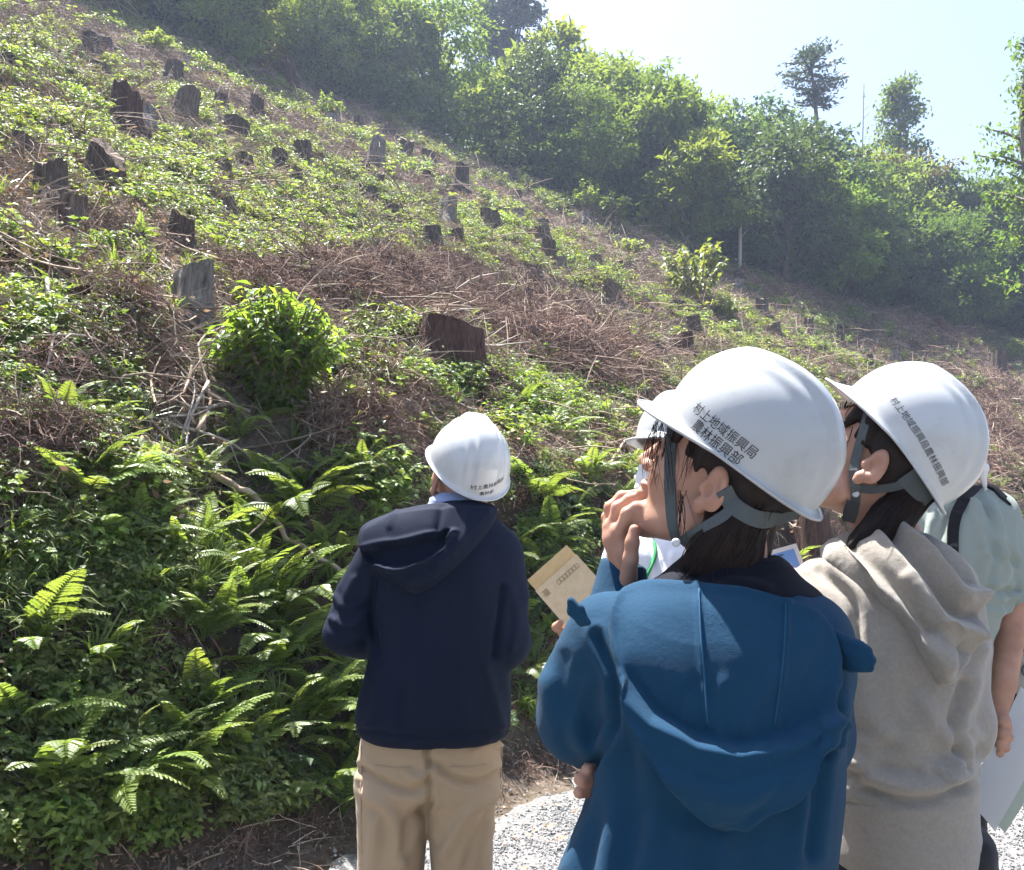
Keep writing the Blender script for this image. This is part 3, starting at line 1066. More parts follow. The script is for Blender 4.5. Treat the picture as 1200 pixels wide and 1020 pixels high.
STUMPS = [
    (524, 432, 76, 56, 'bark_red', 'largest cut stump, broad and dark red-brown, beside heap of dead branches', 0, .1, .06),
    (222, 374, 48, 62, 'bark_grey', 'grey weathered stump just behind the round bright bush', .05, .25, .12),
    (62, 234, 40, 46, 'bark', 'thick dark stump with mossy top beside the split stump', -.05, .35, .15),
    (122, 218, 42, 42, 'bark', 'wide stump split into two unequal tops', .12, .8, .2),
    (84, 262, 28, 32, 'bark', 'squat dark stump just below the thick mossy-topped stump', 0, .2, .15),
    (28, 188, 30, 26, 'bark', 'brown stump half hidden by pale feathery bush', .1, .3, .1),
    (146, 150, 32, 46, 'bark_red', 'tall stump with ragged reddish crown of bark', 0, .2, .35),
    (212, 142, 26, 36, 'bark', 'tapered stump leaning on the upper slope', .15, .5, .1),
    (301, 138, 15, 24, 'bark', 'narrow dark stump on upper slope by a lying stick', .05, .3, .1),
    (244, 76, 18, 16, 'bark', 'small rounded stump near the dark hollow in the wood', 0, .2, .1),
    (341, 108, 12, 38, 'bark_red', 'thin tall stump with fresh top at the wood edge', 0, .3, .25),
    (327, 200, 18, 22, 'bark', 'neat pale-topped stump beside a narrower one', 0, .15, .05),
    (346, 222, 13, 22, 'bark', 'narrow stump just below the neat pale-topped one', .1, .3, .15),
    (262, 226, 16, 34, 'bark', 'tall straight stump standing directly above a dark squat one', .03, .2, .08),
    (266, 256, 22, 20, 'bark', 'dark squat stump directly under the tall straight stump', 0, .3, .15),
    (211, 288, 26, 34, 'bark', 'leaning flat-topped stump in low plants under the tall straight one', .12, .3, .08),
    (8, 304, 16, 30, 'bark_red', 'reddish broken stump leaning at the border of the picture', .25, .5, .25),
    (158, 288, 24, 14, 'bark', 'low dark stump nearly buried in the undergrowth', 0, .2, .15),
    (90, 358, 26, 22, 'bark_red', 'short brown stump above the lying rotten log', 0, .3, .15),
    (507, 288, 18, 22, 'bark', 'square dark stump with bushes at its base', 0, .1, .05),
    (532, 284, 20, 14, 'bark', 'low dark stump right next to the square dark one', 0, .2, .1),
    (418, 308, 14, 22, 'bark', 'dark stump at the upper end of the dead branch heap', 0, .3, .15),
    (540, 222, 17, 26, 'bark', 'dark upright stump above the long lying log', 0, .2, .15),
    (472, 188, 18, 24, 'bark', 'stump leaning downhill high on the slope', .2, .4, .1),
    (457, 164, 16, 16, 'bark', 'short stump right above the one leaning downhill', 0, .2, .1),
    (420, 152, 12, 14, 'bark', 'tiny dark stump near the foot of the upper wood', 0, .2, .1),
    (442, 224, 14, 20, 'bark', 'pointed stump among bare brown litter on the slope', .1, .5, .2),
    (430, 202, 12, 12, 'bark', 'very low stump over the pointed one', 0, .2, .1),
    (498, 214, 14, 10, 'bark_red', 'flat tilted stump among pale sticks', .3, .3, .1),
    (459, 258, 18, 14, 'bark', 'low stump with a pale stick leaning on it', 0, .3, .15),
    (643, 302, 16, 20, 'bark', 'rounded grey-brown stump at the lower end of the long log', 0, .2, .1),
    (658, 316, 11, 15, 'bark_grey', 'little pale stump next to the rounded grey-brown one', 0, .2, .05),
    (696, 320, 20, 20, 'bark', 'flat round stump casting a dark shadow on green slope', 0, .1, .04),
    (725, 318, 12, 12, 'bark_red', 'small reddish stump beside the flat round stump', 0, .3, .15),
    (612, 368, 16, 28, 'bark', 'slanting stump at the edge of the heap of dead branches', .25, .3, .1),
    (676, 382, 18, 32, 'bark', 'tall stump with a stick propped against its side', .05, .4, .1),
    (698, 404, 20, 16, 'cut_wood', 'pale freshly cut stump among withered sprays', 0, .2, .1),
    (800, 410, 22, 20, 'bark_red', 'brown stump just above the nearest white helmet', .1, .3, .15),
    (795, 364, 14, 12, 'bark', 'small stump left of the low dark bush', 0, .2, .1),
    (1027, 392, 12, 24, 'bark', 'thin dark stump far along the slope above the white helmets', 0, .3, .1),
    (1053, 278, 12, 8, 'bark', 'tiny stump at the foot of the far wood', 0, .3, .1),
    (985, 405, 12, 14, 'bark', 'grey-brown low stump between the two nearest helmets', 0, .2, .1),
    (1017, 430, 12, 14, 'bark', 'squat stump above the tilted helmet brim', 0, .1, .05),
    (1100, 390, 14, 16, 'bark_red', 'reddish stump in the grass far along the slope', 0, .3, .1),
    (868, 330, 14, 12, 'bark_red', 'broken stump at the foot of the pale dead trunk', 0, .4, .3),
    (950, 668, 56, 60, 'bark_red', 'decayed brown stump on the bank seen between the two helmets', 0, .2, .2),
    (1170, 440, 16, 26, 'bark', 'dark upright stump near withered heap above green sleeve', 0, .3, .2),
]
for i, a in enumerate(STUMPS):
    stump(*a, seed=i + 1)


rs = np.random.RandomState(91)
cnt = 0
while cnt < 46:
    px, py = (rs.uniform(40, 700), rs.uniform(40, 330)) if rs.rand() < .7 else (rs.uniform(600, 1140), rs.uniform(230, 430))
    p, n = hit(px, py)
    if p is None: continue
    u, v = uv_of(p[0], p[1]); vp = vprime(u, v); f = project(p)[2]
    if vp < 5 or vp > edge_v(u) - .8 or f < 12 or f > 42: continue
    if any(np.linalg.norm(p[:2] - c[:2]) < 1.1 for c, _ in KEEP): continue
    wd = rs.uniform(.24, .42) * 1100 / f
    if stump(px, py, wd, wd * rs.uniform(.6, 1.3), ['bark', 'bark', 'bark_grey'][cnt % 3], 'one of the small weathered stumps dotted over the slope ' + ('above the split stump' if px < 420 else 'around the long brown log' if px < 760 else 'far beyond the helmets'), rs.normal() * .08, .2, .1, cnt + 60, 'small weathered stumps %d' % (0 if px < 420 else 1 if px < 760 else 2)):
        cnt += 1


def log(pix, wpx, mat, label, name='fallen_log', cat='log', lift=.5, seed=0, taper=.7, n=7):
    pts = []
    for px, py in pix:
        p, nn = hit(px, py)
        if p is None: return
        pts.append(p)
    f = np.mean([project(p)[2] for p in pts])
    r = wpx / 1100 * f / 2
    pts = [p + np.array([0, 0, r * lift]) for p in pts]
    cv = smooth_curve(pts, 16) if len(pts) > 2 else np.linspace(pts[0], pts[1], 12)
    rs = np.random.RandomState(seed)
    cv = cv + rs.normal(size=cv.shape) * r * .12
    c = cv.mean(0)
    b = MB(); b.tube(cv - c, r * np.linspace(1, taper, len(cv)) * (1 + .1 * rs.normal(size=len(cv))), n)
    for q in range(3):
        k = rs.randint(3, len(cv) - 3); d = nrm(rs.normal(size=3) + np.array([0, 0, .6]))
        b.tube([cv[k] - c, cv[k] - c + d * r * rs.uniform(2, 5)], [r * .3, r * .12], 4)
    o = link(name, b.mesh(name, M[mat], True), None, c)
    tag(o, label, cat)


for i, a in enumerate([
    ([(104, 42), (135, 62), (170, 90)], 12, 'bark', 'dark thick log lying down the upper slope'),
    ([(68, 68), (90, 86), (118, 108)], 5, 'pale_wood', 'thin pale pole lying under the dark thick log'),
    ([(560, 214), (590, 246), (632, 284)], 8, 'bark', 'long brown log lying downhill below the wood corner'),
    ([(88, 382), (130, 386), (168, 388)], 22, 'bark', 'rotten log lying on brown litter near the grey stump'),
    ([(815, 428), (790, 432)], 6, 'bark_grey', 'short grey log behind the nearest helmet'),
    ([(1055, 345), (1110, 368)], 4, 'bark', 'thin log lying far along the slope'),
]):
    log(*a, seed=i)


def branch(pix, wpx, mat, label, lift=.06, seed=0):
    pts = []
    for px, py in pix:
        p, nn = hit(px, py)
        if p is None: return
        pts.append(p + nn * lift)
    f = np.mean([project(p)[2] for p in pts]); r = wpx / 1100 * f / 2
    cv = smooth_curve(pts, 26); rs = np.random.RandomState(seed)
    cv = cv + rs.normal(size=cv.shape) * r * .25
    c = cv.mean(0)
    b = MB(); b.tube(cv - c, r * np.linspace(1, .55, 26), 6)
    for q in range(5):
        k = rs.randint(3, 23); d = nrm(rs.normal(size=3) + np.array([0, -.4, .2])); l = r * rs.uniform(6, 16)
        p0 = cv[k] - c
        b.tube(smooth_curve([p0, p0 + d * l * .5 + rs.normal(size=3) * l * .1, p0 + d * l], 5), r * np.linspace(.45, .15, 5), 4)
    o = link('fallen_branch', b.mesh('fallen_branch', M[mat], True), None, c)
    tag(o, label, 'branch')


for i, a in enumerate([
    ([(150, 535), (215, 562), (290, 596), (330, 640), (405, 690)], 11, 'twig', 'long thick fallen branch slanting down the shaded bank', .1),
    ([(90, 530), (104, 560), (118, 590), (160, 606)], 5, 'twig', 'thin forked branch hanging over the lip of the bank', .08),
    ([(30, 570), (80, 574), (145, 572)], 4, 'twig', 'thin straight stick lying across the dark bank', .1),
    ([(160, 438), (185, 432), (200, 405)], 4, 'twig', 'curved bare twig standing out of the brown litter', .08),
    ([(440, 262), (468, 258), (520, 290)], 3, 'pale_wood', 'thin pale stick leaning by low stump', .1),
    ([(640, 418), (690, 416), (722, 430), (735, 440)], 4, 'pale_wood', 'pale bent stick in the withered sprays', .1),
    ([(355, 485), (400, 478), (440, 492)], 6, 'twig', 'brown stick lying beside the shadow of the round bush', .06),
    ([(0, 425), (25, 438), (48, 455)], 5, 'pale_wood', 'pale weathered stick at the border of the litter', .06),
    ([(1165, 472), (1190, 485), (1197, 515)], 5, 'pale_wood', 'pale bare root curling out of the brown debris by the helmet', .1),
    ([(560, 500), (600, 505), (660, 530)], 5, 'twig', 'dark stick lying along the leafy lip behind the white helmet', .06),
    ([(700, 560), (720, 530), (735, 520)], 4, 'twig', 'dead stalk standing in the shaded bank by the brim', .12),
    ([(275, 690), (300, 760), (322, 850)], 6, 'brash', 'brown dead stem running down the bank between ferns', .06),
]):
    branch(*a, seed=i + 3)

p, n = hit(318, 478); KEEP.append((p, .3))
# ------------------------------------------------------------------ ground cover
rs = np.random.RandomState(41)
G_HERB = [forb(1, M['leaf'], .3, 7, 7, .075, .5), forb(2, M['leaf_bright'], .34, 6, 8, .085, .42), forb(3, M['leaf'], .26, 7, 4, .07, .6, .6, True),
          forb(4, M['leaf_yellow'], .28, 6, 7, .07, .5), forb(5, M['leaf_bright'], .22, 8, 6, .06, .6, .8), forb(6, M['leaf_dark'], .3, 7, 8, .08, .5),
          forb(7, M['leaf'], .42, 5, 10, .10, .34), forb(8, M['leaf_bright'], .3, 6, 4, .085, .55, .7, True)]
G_DEAD = [twigs(1, M['twig'], 9, .55, .005), twigs(2, M['twig'], 7, .9, .007, .18), twigs(3, M['litter'], 12, .5, .004, .4), needles_dry(4, M['litter'], 90, .2), needles_dry(5, M['brash'], 80, .15),
          litter(6, M['dry_leaf'], 60, .26, .045), litter(7, M['dry_leaf'], 50, .2, .035)]
G_GRASS = [grass_tuft(1, M['grass'], 24, .38), grass_tuft(2, M['grass'], 18, .5, .008), grass_tuft(3, M['grass'], 30, .28, .005)]


def place(xy, keep):
    p, n = on_ground(xy)
    u, v = uv_of(p[:, 0], p[:, 1]); vp = vprime(u, v)
    k = keep(p, u, vp)
    return p[k], n[k], vp[k]


def cover(p):
    return fbm(p[:, 0] * .42, p[:, 1] * .42, 51, 3)


pts = []; nor = []; sc_ = []; ix = []
for r0, r1, cnt_, s0 in [(1.5, 6, 1000, .6), (6, 11, 5200, .62), (11, 20, 9500, .75), (20, 48, 24000, 1.0)]:
    p, n, vp = place(sector_points(cnt_, r0, r1, rs), lambda p, u, vp: (vp > 3.2) & (vp < edge_v(u) + 4) & (rs.rand(len(p)) < np.clip(.40 + 1.35 * cover(p), .06, 1)))
    steep = np.abs(n[:, 2]) < .75
    pts.append(p); nor.append(n); sc_.append(s0 * (.55 + .75 * rs.rand(len(p))) * np.where(steep, .75, 1))
    ix.append(np.where(steep, rs.choice([0, 2, 4, 1, 5, 6], len(p)), rs.choice(8, len(p), p=[.18, .17, .14, .08, .14, .07, .1, .12])))
for px, py, sx, sy, k, s0, pk in [(650, 478, 90, 34, 330, .62, [1, 4, 7, 1]), (560, 470, 60, 30, 90, .5, [1, 3]), (700, 430, 60, 20, 70, .5, [0, 4]), (230, 560, 190, 30, 110, .5, [0, 2, 7]),
                                  (60, 400, 80, 50, 130, .55, [3, 4, 1]), (330, 880, 90, 50, 60, .5, [5, 6]), (110, 850, 140, 110, 110, .45, [1, 0, 3, 0, 2]), (300, 760, 130, 110, 90, .45, [0, 1, 2, 7]), (660, 640, 60, 100, 160, .42, [0, 5, 1]), (100, 680, 110, 60, 120, .45, [0, 2, 1]), (430, 560, 40, 50, 50, .5, [7, 1]),
                                  (470, 400, 40, 30, 60, .6, [1, 4]), (900, 440, 200, 20, 120, .55, [1, 0]), (1000, 560, 200, 60, 120, .5, [0, 1, 6]), (150, 640, 150, 60, 90, .45, [1, 0, 3, 7]), (250, 900, 130, 40, 110, .42, [1, 0, 6]), (90, 975, 130, 40, 75, .5, [1, 0, 4, 3]), (300, 960, 80, 40, 60, .42, [1, 6, 0]), (120, 420, 120, 60, 190, .5, [0, 3, 4, 2]), (60, 500, 90, 30, 90, .45, [1, 3, 7]), (430, 480, 90, 40, 110, .45, [3, 4, 0])]:
    for q in range(k):
        a, b_ = hit(px + rs.normal() * sx * .55, py + rs.normal() * sy * .55)
        if a is None: continue
        uu, vv = uv_of(a[0], a[1])
        if vprime(uu, vv) < 3.15: continue
        pts.append(a[None]); nor.append(b_[None]); sc_.append(np.array([s0 * rs.uniform(.6, 1.3)])); ix.append(np.array([pk[rs.randint(len(pk))]]))
pts = np.concatenate(pts); nor = np.concatenate(nor); sc_ = [np.concatenate(sc_)]
# low growth round the stumps and in front of what shows
for c, r in KEEP:
    d = pts[:, :2] - c[:2]
    to = nrm(CAM[:2] - c[:2])
    al = d @ to; la = np.abs(d @ np.array([-to[1], to[0]]))
    if c[0] < 0 and abs(r - .3) > .0001 and r > .26 and c[1] > 8: r = r * .8
    sc_[0] = np.where((al > -r) & (al < r + .9 + r) & (la < r * 1.25), sc_[0] * .38, sc_[0])
def near_stump(pts, extra=.8):
    bad = np.zeros(len(pts), bool)
    for c, r in KEEP:
        d = pts[:, :2] - c[:2]
        to = nrm(CAM[:2] - c[:2])
        al = d @ to; la = np.abs(d @ np.array([-to[1], to[0]]))
        bad |= (al > -r) & (al < r + extra + r) & (la < r * 1.15)
    return bad


fx = []; fn_ = []
for q in range(110):
    a, b_ = hit(525 + rs.normal() * 34, 446 + abs(rs.normal()) * 12)
    fx.append(a); fn_.append(b_)
pts = np.concatenate([pts, fx]); nor = np.concatenate([nor, fn_]); sc_[0] = np.concatenate([sc_[0], rs.uniform(.45, .8, 110)]); ix.append(rs.choice([1, 4, 3, 7], 110))
scatter('undergrowth', G_HERB, pts, align_rot(nor, rs.rand(len(pts)) * 6.28, .45), np.concatenate(sc_), np.concatenate(ix))
print('herbs', len(pts))

pts = []; nor = []; sc_ = []; ix = []
for r0, r1, cnt_, s0 in [(1.5, 6, 2000, .8), (6, 11, 5200, .9), (11, 20, 8500, 1.1), (20, 48, 14000, 1.5)]:
    p, n, vp = place(sector_points(cnt_, r0, r1, rs), lambda p, u, vp: (vp > 3.0) & (vp < edge_v(u) + 2))
    pts.append(p + np.array([0, 0, .01])); nor.append(n); sc_.append(s0 * (.6 + .7 * rs.rand(len(p))))
    lo_ = vp < 4.05
    ix.append(np.where(lo_, rs.choice([4, 4, 5, 6, 6, 0], len(p)), rs.choice(7, len(p), p=[.2, .14, .14, .1, .08, .2, .14])))
    sc_[-1] = np.where(lo_, sc_[-1] * .6, sc_[-1])
pts = np.concatenate(pts); nor = np.concatenate(nor); sc_ = np.concatenate(sc_); sc_ = np.where(near_stump(pts), sc_ * .3, sc_)
scatter('twig_litter', G_DEAD, pts, align_rot(nor, rs.rand(len(pts)) * 6.28, .95), sc_, np.concatenate(ix))

p, n, vp = place(np.concatenate([sector_points(1700, 1.5, 6.5, rs), sector_points(900, 6.5, 14, rs)]), lambda p, u, vp: (vp > 3.15) & (vp < 8) & (rs.rand(len(p)) < np.clip(.14 + .8 * fbm(p[:, 0] * .8, p[:, 1] * .8, 61, 2), .02, 1)))
gp = []; gn = []
for px, py, sx, sy, k in [(150, 720, 130, 60, 30), (250, 690, 50, 30, 24), (280, 850, 40, 50, 24), (60, 650, 50, 30, 25)]:
    for q in range(k):
        a, b_ = hit(px + rs.normal() * sx * .6, py + rs.normal() * sy * .6)
        if a is not None and a[2] > .1: gp.append(a); gn.append(b_)
p = np.concatenate([p, gp]); n = np.concatenate([n, gn])
scatter('grass', G_GRASS, p, align_rot(n, rs.rand(len(p)) * 6.28, .55), (.3 + .35 * rs.rand(len(p))), rs.choice(3, len(p)))

# roots and dead stalks hanging down the face of the cut
b = MB()
for q in range(260):
    u = rs.uniform(1.0, 9); vp = rs.uniform(3.5, 4.1)
    x, y = xy_of(u, vp); p, n = drop(x, y)
    l = rs.uniform(.12, .6); o = n * np.array([1, 1, 0]); o = o / max(np.linalg.norm(o), .2)
    cv = smooth_curve([p - o * .03, p + o * .05 + np.array([0, 0, -.1 * l]), p + o * rs.uniform(.02, .12) + np.array([rs.normal() * .06, rs.normal() * .06, -.55 * l]), p + o * .05 + np.array([rs.normal() * .1, rs.normal() * .1, -l])], 7)
    b.tube(cv, rs.uniform(.002, .006) * np.linspace(1, .35, 7), 4, 0, False)
o = link('hanging_roots', b.mesh('hanging_roots', M['brash'])); tag(o, None, None, None, 'stuff')

# crushed stone on the road
rs = np.random.RandomState(55)
STONE = []
for s in range(6):
    bm = bmesh.new(); bmesh.ops.create_icosphere(bm, subdivisions=1, radius=.5)
    q = np.random.RandomState(s)
    for vtx in bm.verts:
        vtx.co *= .75 + .5 * q.rand()
    sx = Vector((1, .6 + .3 * q.rand(), .45 + .3 * q.rand()))
    for vtx in bm.verts: vtx.co = Vector((vtx.co.x * sx.x, vtx.co.y * sx.y, vtx.co.z * sx.z))
    me = bpy.data.meshes.new('stone'); bm.to_mesh(me); bm.free(); me.materials.append(None); STONE.append(me)
M['stone'] = ramp_mat('stone', [(0.16, 0.157, 0.152), (0.27, 0.265, 0.257), (0.4, 0.395, 0.385)], 12, 0.85, 0.4, objrand=.35)
for me in STONE: me.materials[0] = M['stone']
n = 150000
uu = rs.uniform(1.2, 11.5, n); vv = 3.1 - np.abs(rs.normal(size=n)) * 1.6
k = rs.rand(n) < np.clip((2.86 + .25 * fbm(uu * .8, vv * .3, 31, 3) + .14 * fbm(uu * 4.3, vv * .5, 33, 3) - vv) / .3, .07, 1)
k &= rs.rand(n) < np.clip(1.15 + 1.1 * fbm(uu * 1.7, vv * 1.7, 37, 3) + (2.3 - vv), .25, 1)
uu = uu[k]; vv = vv[k]
w = np.maximum(0, uu - 8); vr = vv - .006 * w * w
x = uu * .6 - vr * .8; y = uu * .8 + vr * .6
z = height(x, y) + .014
scatter('gravel', STONE, np.stack([x, y, z], -1), rs.rand(len(x), 3) * 6.28, rs.uniform(.007, .0195, len(x)), rs.choice(6, len(x)))

# a few dead leaves blown on to the crushed stone
ul = rs.uniform(1.5, 10, 90); vl = 2.9 - np.abs(rs.normal(size=90)) * .5
vq = vl - .006 * np.maximum(0, ul - 8) ** 2
xl = ul * .6 - vq * .8; yl = ul * .8 + vq * .6
lp = np.stack([xl, yl, height(xl, yl) + .03], -1)
rs3 = np.random.RandomState(5)
scatter('fallen_leaves', [litter(16, M['dry_leaf'], 3, .08, .05), litter(17, M['dry_leaf'], 5, .12, .04)], lp, rs3.rand(90, 3) * np.array([.2, .2, 6.28]), rs3.uniform(.6, 1.1, 90), rs3.choice(2, 90))
# heap of dead branches: the sticks that show are things, the withered mass under them is stuff
rs = np.random.RandomState(66)
HP = []
for px, py, sx, sy, k in [(450, 352, 105, 26, 420), (520, 345, 70, 20, 200), (640, 405, 60, 22, 300), (700, 428, 40, 20, 220), (600, 380, 60, 20, 180), (430, 335, 80, 20, 160),
                          (1160, 475, 34, 22, 150), (1165, 520, 30, 30, 120), (1110, 395, 50, 14, 90), (940, 350, 60, 14, 90), (40, 545, 60, 16, 80), (170, 400, 70, 30, 60), (220, 440, 60, 20, 50), (430, 515, 60, 20, 120), (520, 470, 60, 18, 80), (150, 470, 90, 18, 60)]:
    for q in range(k):
        p, n = hit(px + rs.normal() * sx * .6, py + rs.normal() * sy * .6)
        if p is not None:
            HP.append((p + np.array([0, 0, abs(rs.normal()) * .12]), n))
pp = np.array([a for a, _ in HP]); nn = np.array([b_ for _, b_ in HP])
k = ~near_stump(pp, .9); pp = pp[k]; nn = nn[k]
scatter('brash_debris', [twigs(13, M['brash'], 12, .5, .004, .4), needles_dry(14, M['brash'], 90, .2), G_DEAD[4], G_DEAD[0]], pp, align_rot(nn, rs.rand(len(pp)) * 6.28, .9), rs.uniform(.6, 1.3, len(pp)) * np.clip(pp[:, 1] / 9, .55, 2), rs.choice(4, len(pp), p=[.3, .36, .24, .1]))
me_st = []
for s in range(5):
    q = np.random.RandomState(s + 80)
    cv = smooth_curve([[-.5, 0, 0], [-.15, q.normal() * .06, q.normal() * .05], [.2, q.normal() * .06, .03], [.5, q.normal() * .1, q.normal() * .08]], 10)
    b = MB(); b.tube(cv, .011 * np.linspace(1, .4, 10), 5)
    for k in (4, 6, 7):
        d = q.normal(size=3) * .1; d[0] = .14
        b.tube([cv[k], cv[k] + d], [.005, .002], 4)
    me_st.append(b.mesh('dead_stick', M['twig'] if s < 3 else M['pale_wood'], True))
for q in range(85):
    px, py = 340 + rs.rand() * 410, 330 + rs.rand() * 100
    if py > 330 + (px - 340) * .33 + 40 or py < 318 + (px - 340) * .2 - 8: continue
    p, n = hit(px, py)
    s = rs.uniform(.5, 1.5)
    o = link('dead_stick', me_st[rs.randint(5)], None, p + np.array([0, 0, rs.uniform(.08, .28)]), (rs.normal() * .3, rs.normal() * .25, rs.normal() * .6 - .3), (s, s * 1.2, s * 1.2))
    tag(o, 'one of the bare dead sticks tangled on the brown branch heap', 'stick', 'dead sticks on the branch heap')
for q in range(190):
    px, py = rs.rand() * 800, 60 + rs.rand() * 480
    p, n = hit(px, py)
    if p is None: continue
    u, v = uv_of(p[0], p[1]); vp = vprime(u, v)
    if vp < 4.2 or vp > edge_v(u): continue
    f = project(p)[2]
    s = rs.uniform(.4, 1.1) * (1 + max(0, f - 9) * .05)
    rot = align_rot([n], [rs.rand() * 6.28], .9)[0]
    o = link('dead_stick', me_st[rs.randint(5)], None, p + n * .10, rot, s)
    tag(o, 'one of the loose dead sticks strewn on the slope ' + z_of(px), 'stick', 'loose sticks on the slope ' + z_of(px))
# ------------------------------------------------------------------ people: signed distance shapes turned into one surface
import openvdb


def D3(p):
    return np.sqrt((p * p).sum(-1))


def caps(p, a, b, ra, rb=None):
    rb = ra if rb is None else rb
    a = np.asarray(a, np.float32); b = np.asarray(b, np.float32)
    ab = b - a
    t = np.clip(((p - a) @ ab) / max(float(ab @ ab), 1e-9), 0, 1)
    return D3(p - a - t[:, None] * ab) - (ra + (rb - ra) * t)


def chain(p, pts, rad):
    d = None
    for i in range(len(pts) - 1):
        q = caps(p, pts[i], pts[i + 1], rad[i], rad[i + 1])
        d = q if d is None else smin(d, q, .006)
    return d


def ell(p, c, r, Rm=None):
    q = p - np.asarray(c, np.float32)
    if Rm is not None: q = q @ Rm
    r = np.asarray(r, np.float32)
    k0 = D3(q / r); k1 = D3(q / (r * r))
    return k0 * (k0 - 1) / np.maximum(k1, 1e-6)


def smin(a, b, k):
    h = np.clip(.5 + .5 * (b - a) / k, 0, 1)
    return b + (a - b) * h - k * h * (1 - h)


def smax(a, b, k):
    return -smin(-a, -b, k)


def loft(p, rows, n=2.4, cap=True):
    """rows (z, cx, cy, half width, half depth), elliptical rings stacked along z"""
    rows = np.array(sorted(rows), np.float32)
    zz = np.linspace(rows[0, 0], rows[-1, 0], 90)
    cols = []
    for k in range(1, 5):
        y = np.interp(zz, rows[:, 0], rows[:, k])
        y2 = np.convolve(np.pad(y, 4, 'edge'), np.ones(9) / 9, 'valid')
        cols.append(np.interp(p[:, 2], zz, y2))
    a, b = cols[2], cols[3]
    dx = np.abs(p[:, 0] - cols[0]) / a; dy = np.abs(p[:, 1] - cols[1]) / b
    rho = (dx ** n + dy ** n) ** (1 / n)
    d = (rho - 1) * np.minimum(a, b) * .9
    if cap:
        d = smax(d, np.maximum(rows[0, 0] - p[:, 2], p[:, 2] - rows[-1, 0]), .03)
    return d


def prow(py, l, r, Y, hd):
    """a ring of a loft from its two outline points in the photograph and its distance"""
    a = P(l, py, Y); b = P(r, py, Y)
    return (a[2], (a[0] + b[0]) / 2, Y, (b[0] - a[0]) / 2, hd)


def sdf_mesh(fn, lo, hi, res):
    lo = np.asarray(lo, float); hi = np.asarray(hi, float)
    n = np.ceil((hi - lo) / res).astype(int) + 1
    n = ((n + 3) // 4) * 4
    c = np.stack(np.meshgrid(*[np.arange(k // 4) for k in n], indexing='ij'), -1).reshape(-1, 3)
    dc = fn((lo + (c * 4 + 1.5) * res).astype(np.float32))
    near = np.abs(dc) < res * 4 * 2.2
    A = np.where(dc < 0, -1.0, 1.0).reshape(*(n // 4)).repeat(4, 0).repeat(4, 1).repeat(4, 2).astype(np.float32) * res * 3
    cn = c[near]
    sub = np.stack(np.meshgrid(*[np.arange(4)] * 3, indexing='ij'), -1).reshape(-1, 3)
    for s in range(0, len(cn), 4000):
        ijk = (cn[s:s + 4000, None] * 4 + sub[None]).reshape(-1, 3)
        d = fn((lo + ijk * res).astype(np.float32))
        A[ijk[:, 0], ijk[:, 1], ijk[:, 2]] = np.clip(d, -res * 3, res * 3)
    g = openvdb.FloatGrid(res * 3)
    g.copyFromArray(np.ascontiguousarray(A))
    v, q = g.convertToQuads(0.0)
    v = v.astype(float) * res + lo
    q = q.astype(np.int64)
    a, b, cc = v[q[:, 0]], v[q[:, 1]], v[q[:, 2]]
    vol = (np.cross(a, b) * cc).sum()
    if vol < 0: q = q[:, ::-1].copy()
    return v, q


def vnorm(v, q):
    n = np.cross(v[q[:, 2]] - v[q[:, 0]], v[q[:, 3]] - v[q[:, 1]])
    o = np.zeros_like(v)
    for k in range(4):
        np.add.at(o, q[:, k], n)
    return nrm(o)


def relax(v, q, it=2, f=.5):
    for _ in range(it):
        s = np.zeros_like(v); c = np.zeros(len(v))
        for k in range(4):
            for m_ in (1, 3):
                np.add.at(s, q[:, k], v[q[:, (k + m_) % 4]]); np.add.at(c, q[:, k], 1)
        v = v + f * (s / np.maximum(c, 1)[:, None] - v)
    return v


def seg_dist(px, py, line):
    line = np.asarray(line, float)
    d = np.full(len(px), 1e9)
    for a, b in zip(line[:-1], line[1:]):
        ab = b - a
        t = np.clip(((px - a[0]) * ab[0] + (py - a[1]) * ab[1]) / max(ab @ ab, 1e-9), 0, 1)
        d = np.minimum(d, np.hypot(px - a[0] - t * ab[0], py - a[1] - t * ab[1]))
    return d


def inside(px, py, poly):
    poly = np.asarray(poly, float); r = np.zeros(len(px), bool)
    j = len(poly) - 1
    for i in range(len(poly)):
        xi, yi = poly[i]; xj, yj = poly[j]
        c = ((yi > py) != (yj > py)) & (px < (xj - xi) * (py - yi) / (yj - yi + 1e-12) + xi)
        r ^= c; j = i
    return r


def fold(v, q, strokes):
    """press folds into cloth: each stroke is a line over the side we see, with its width and height"""
    n = vnorm(v, q)
    px, py, f = project(v)
    seen = (n * (CAM - v)).sum(1) > -.02 * D3(CAM - v)
    d = np.zeros(len(v))
    for line, w, h in strokes:
        line = smooth_curve(np.array([(a, b, 0) for a, b in line], float), 14)[:, :2] if len(line) > 2 else line
        r = seg_dist(px, py, line)
        d += np.where(seen, h * np.exp(-(r / w) ** 2) - .35 * h * np.exp(-((r - 1.7 * w) / w) ** 2), 0)
    return v + n * d[:, None]


def wrinkle(v, q, amp, f, s=0, aniso=(1, 1, 1)):
    n = vnorm(v, q)
    w = noise3(v * np.array(aniso), f, s) + .5 * noise3(v * np.array(aniso), f * 2.1, s + 3)
    w = (1 - np.abs(w)) ** 2 - .4
    return v + n * (amp * w)[:, None]


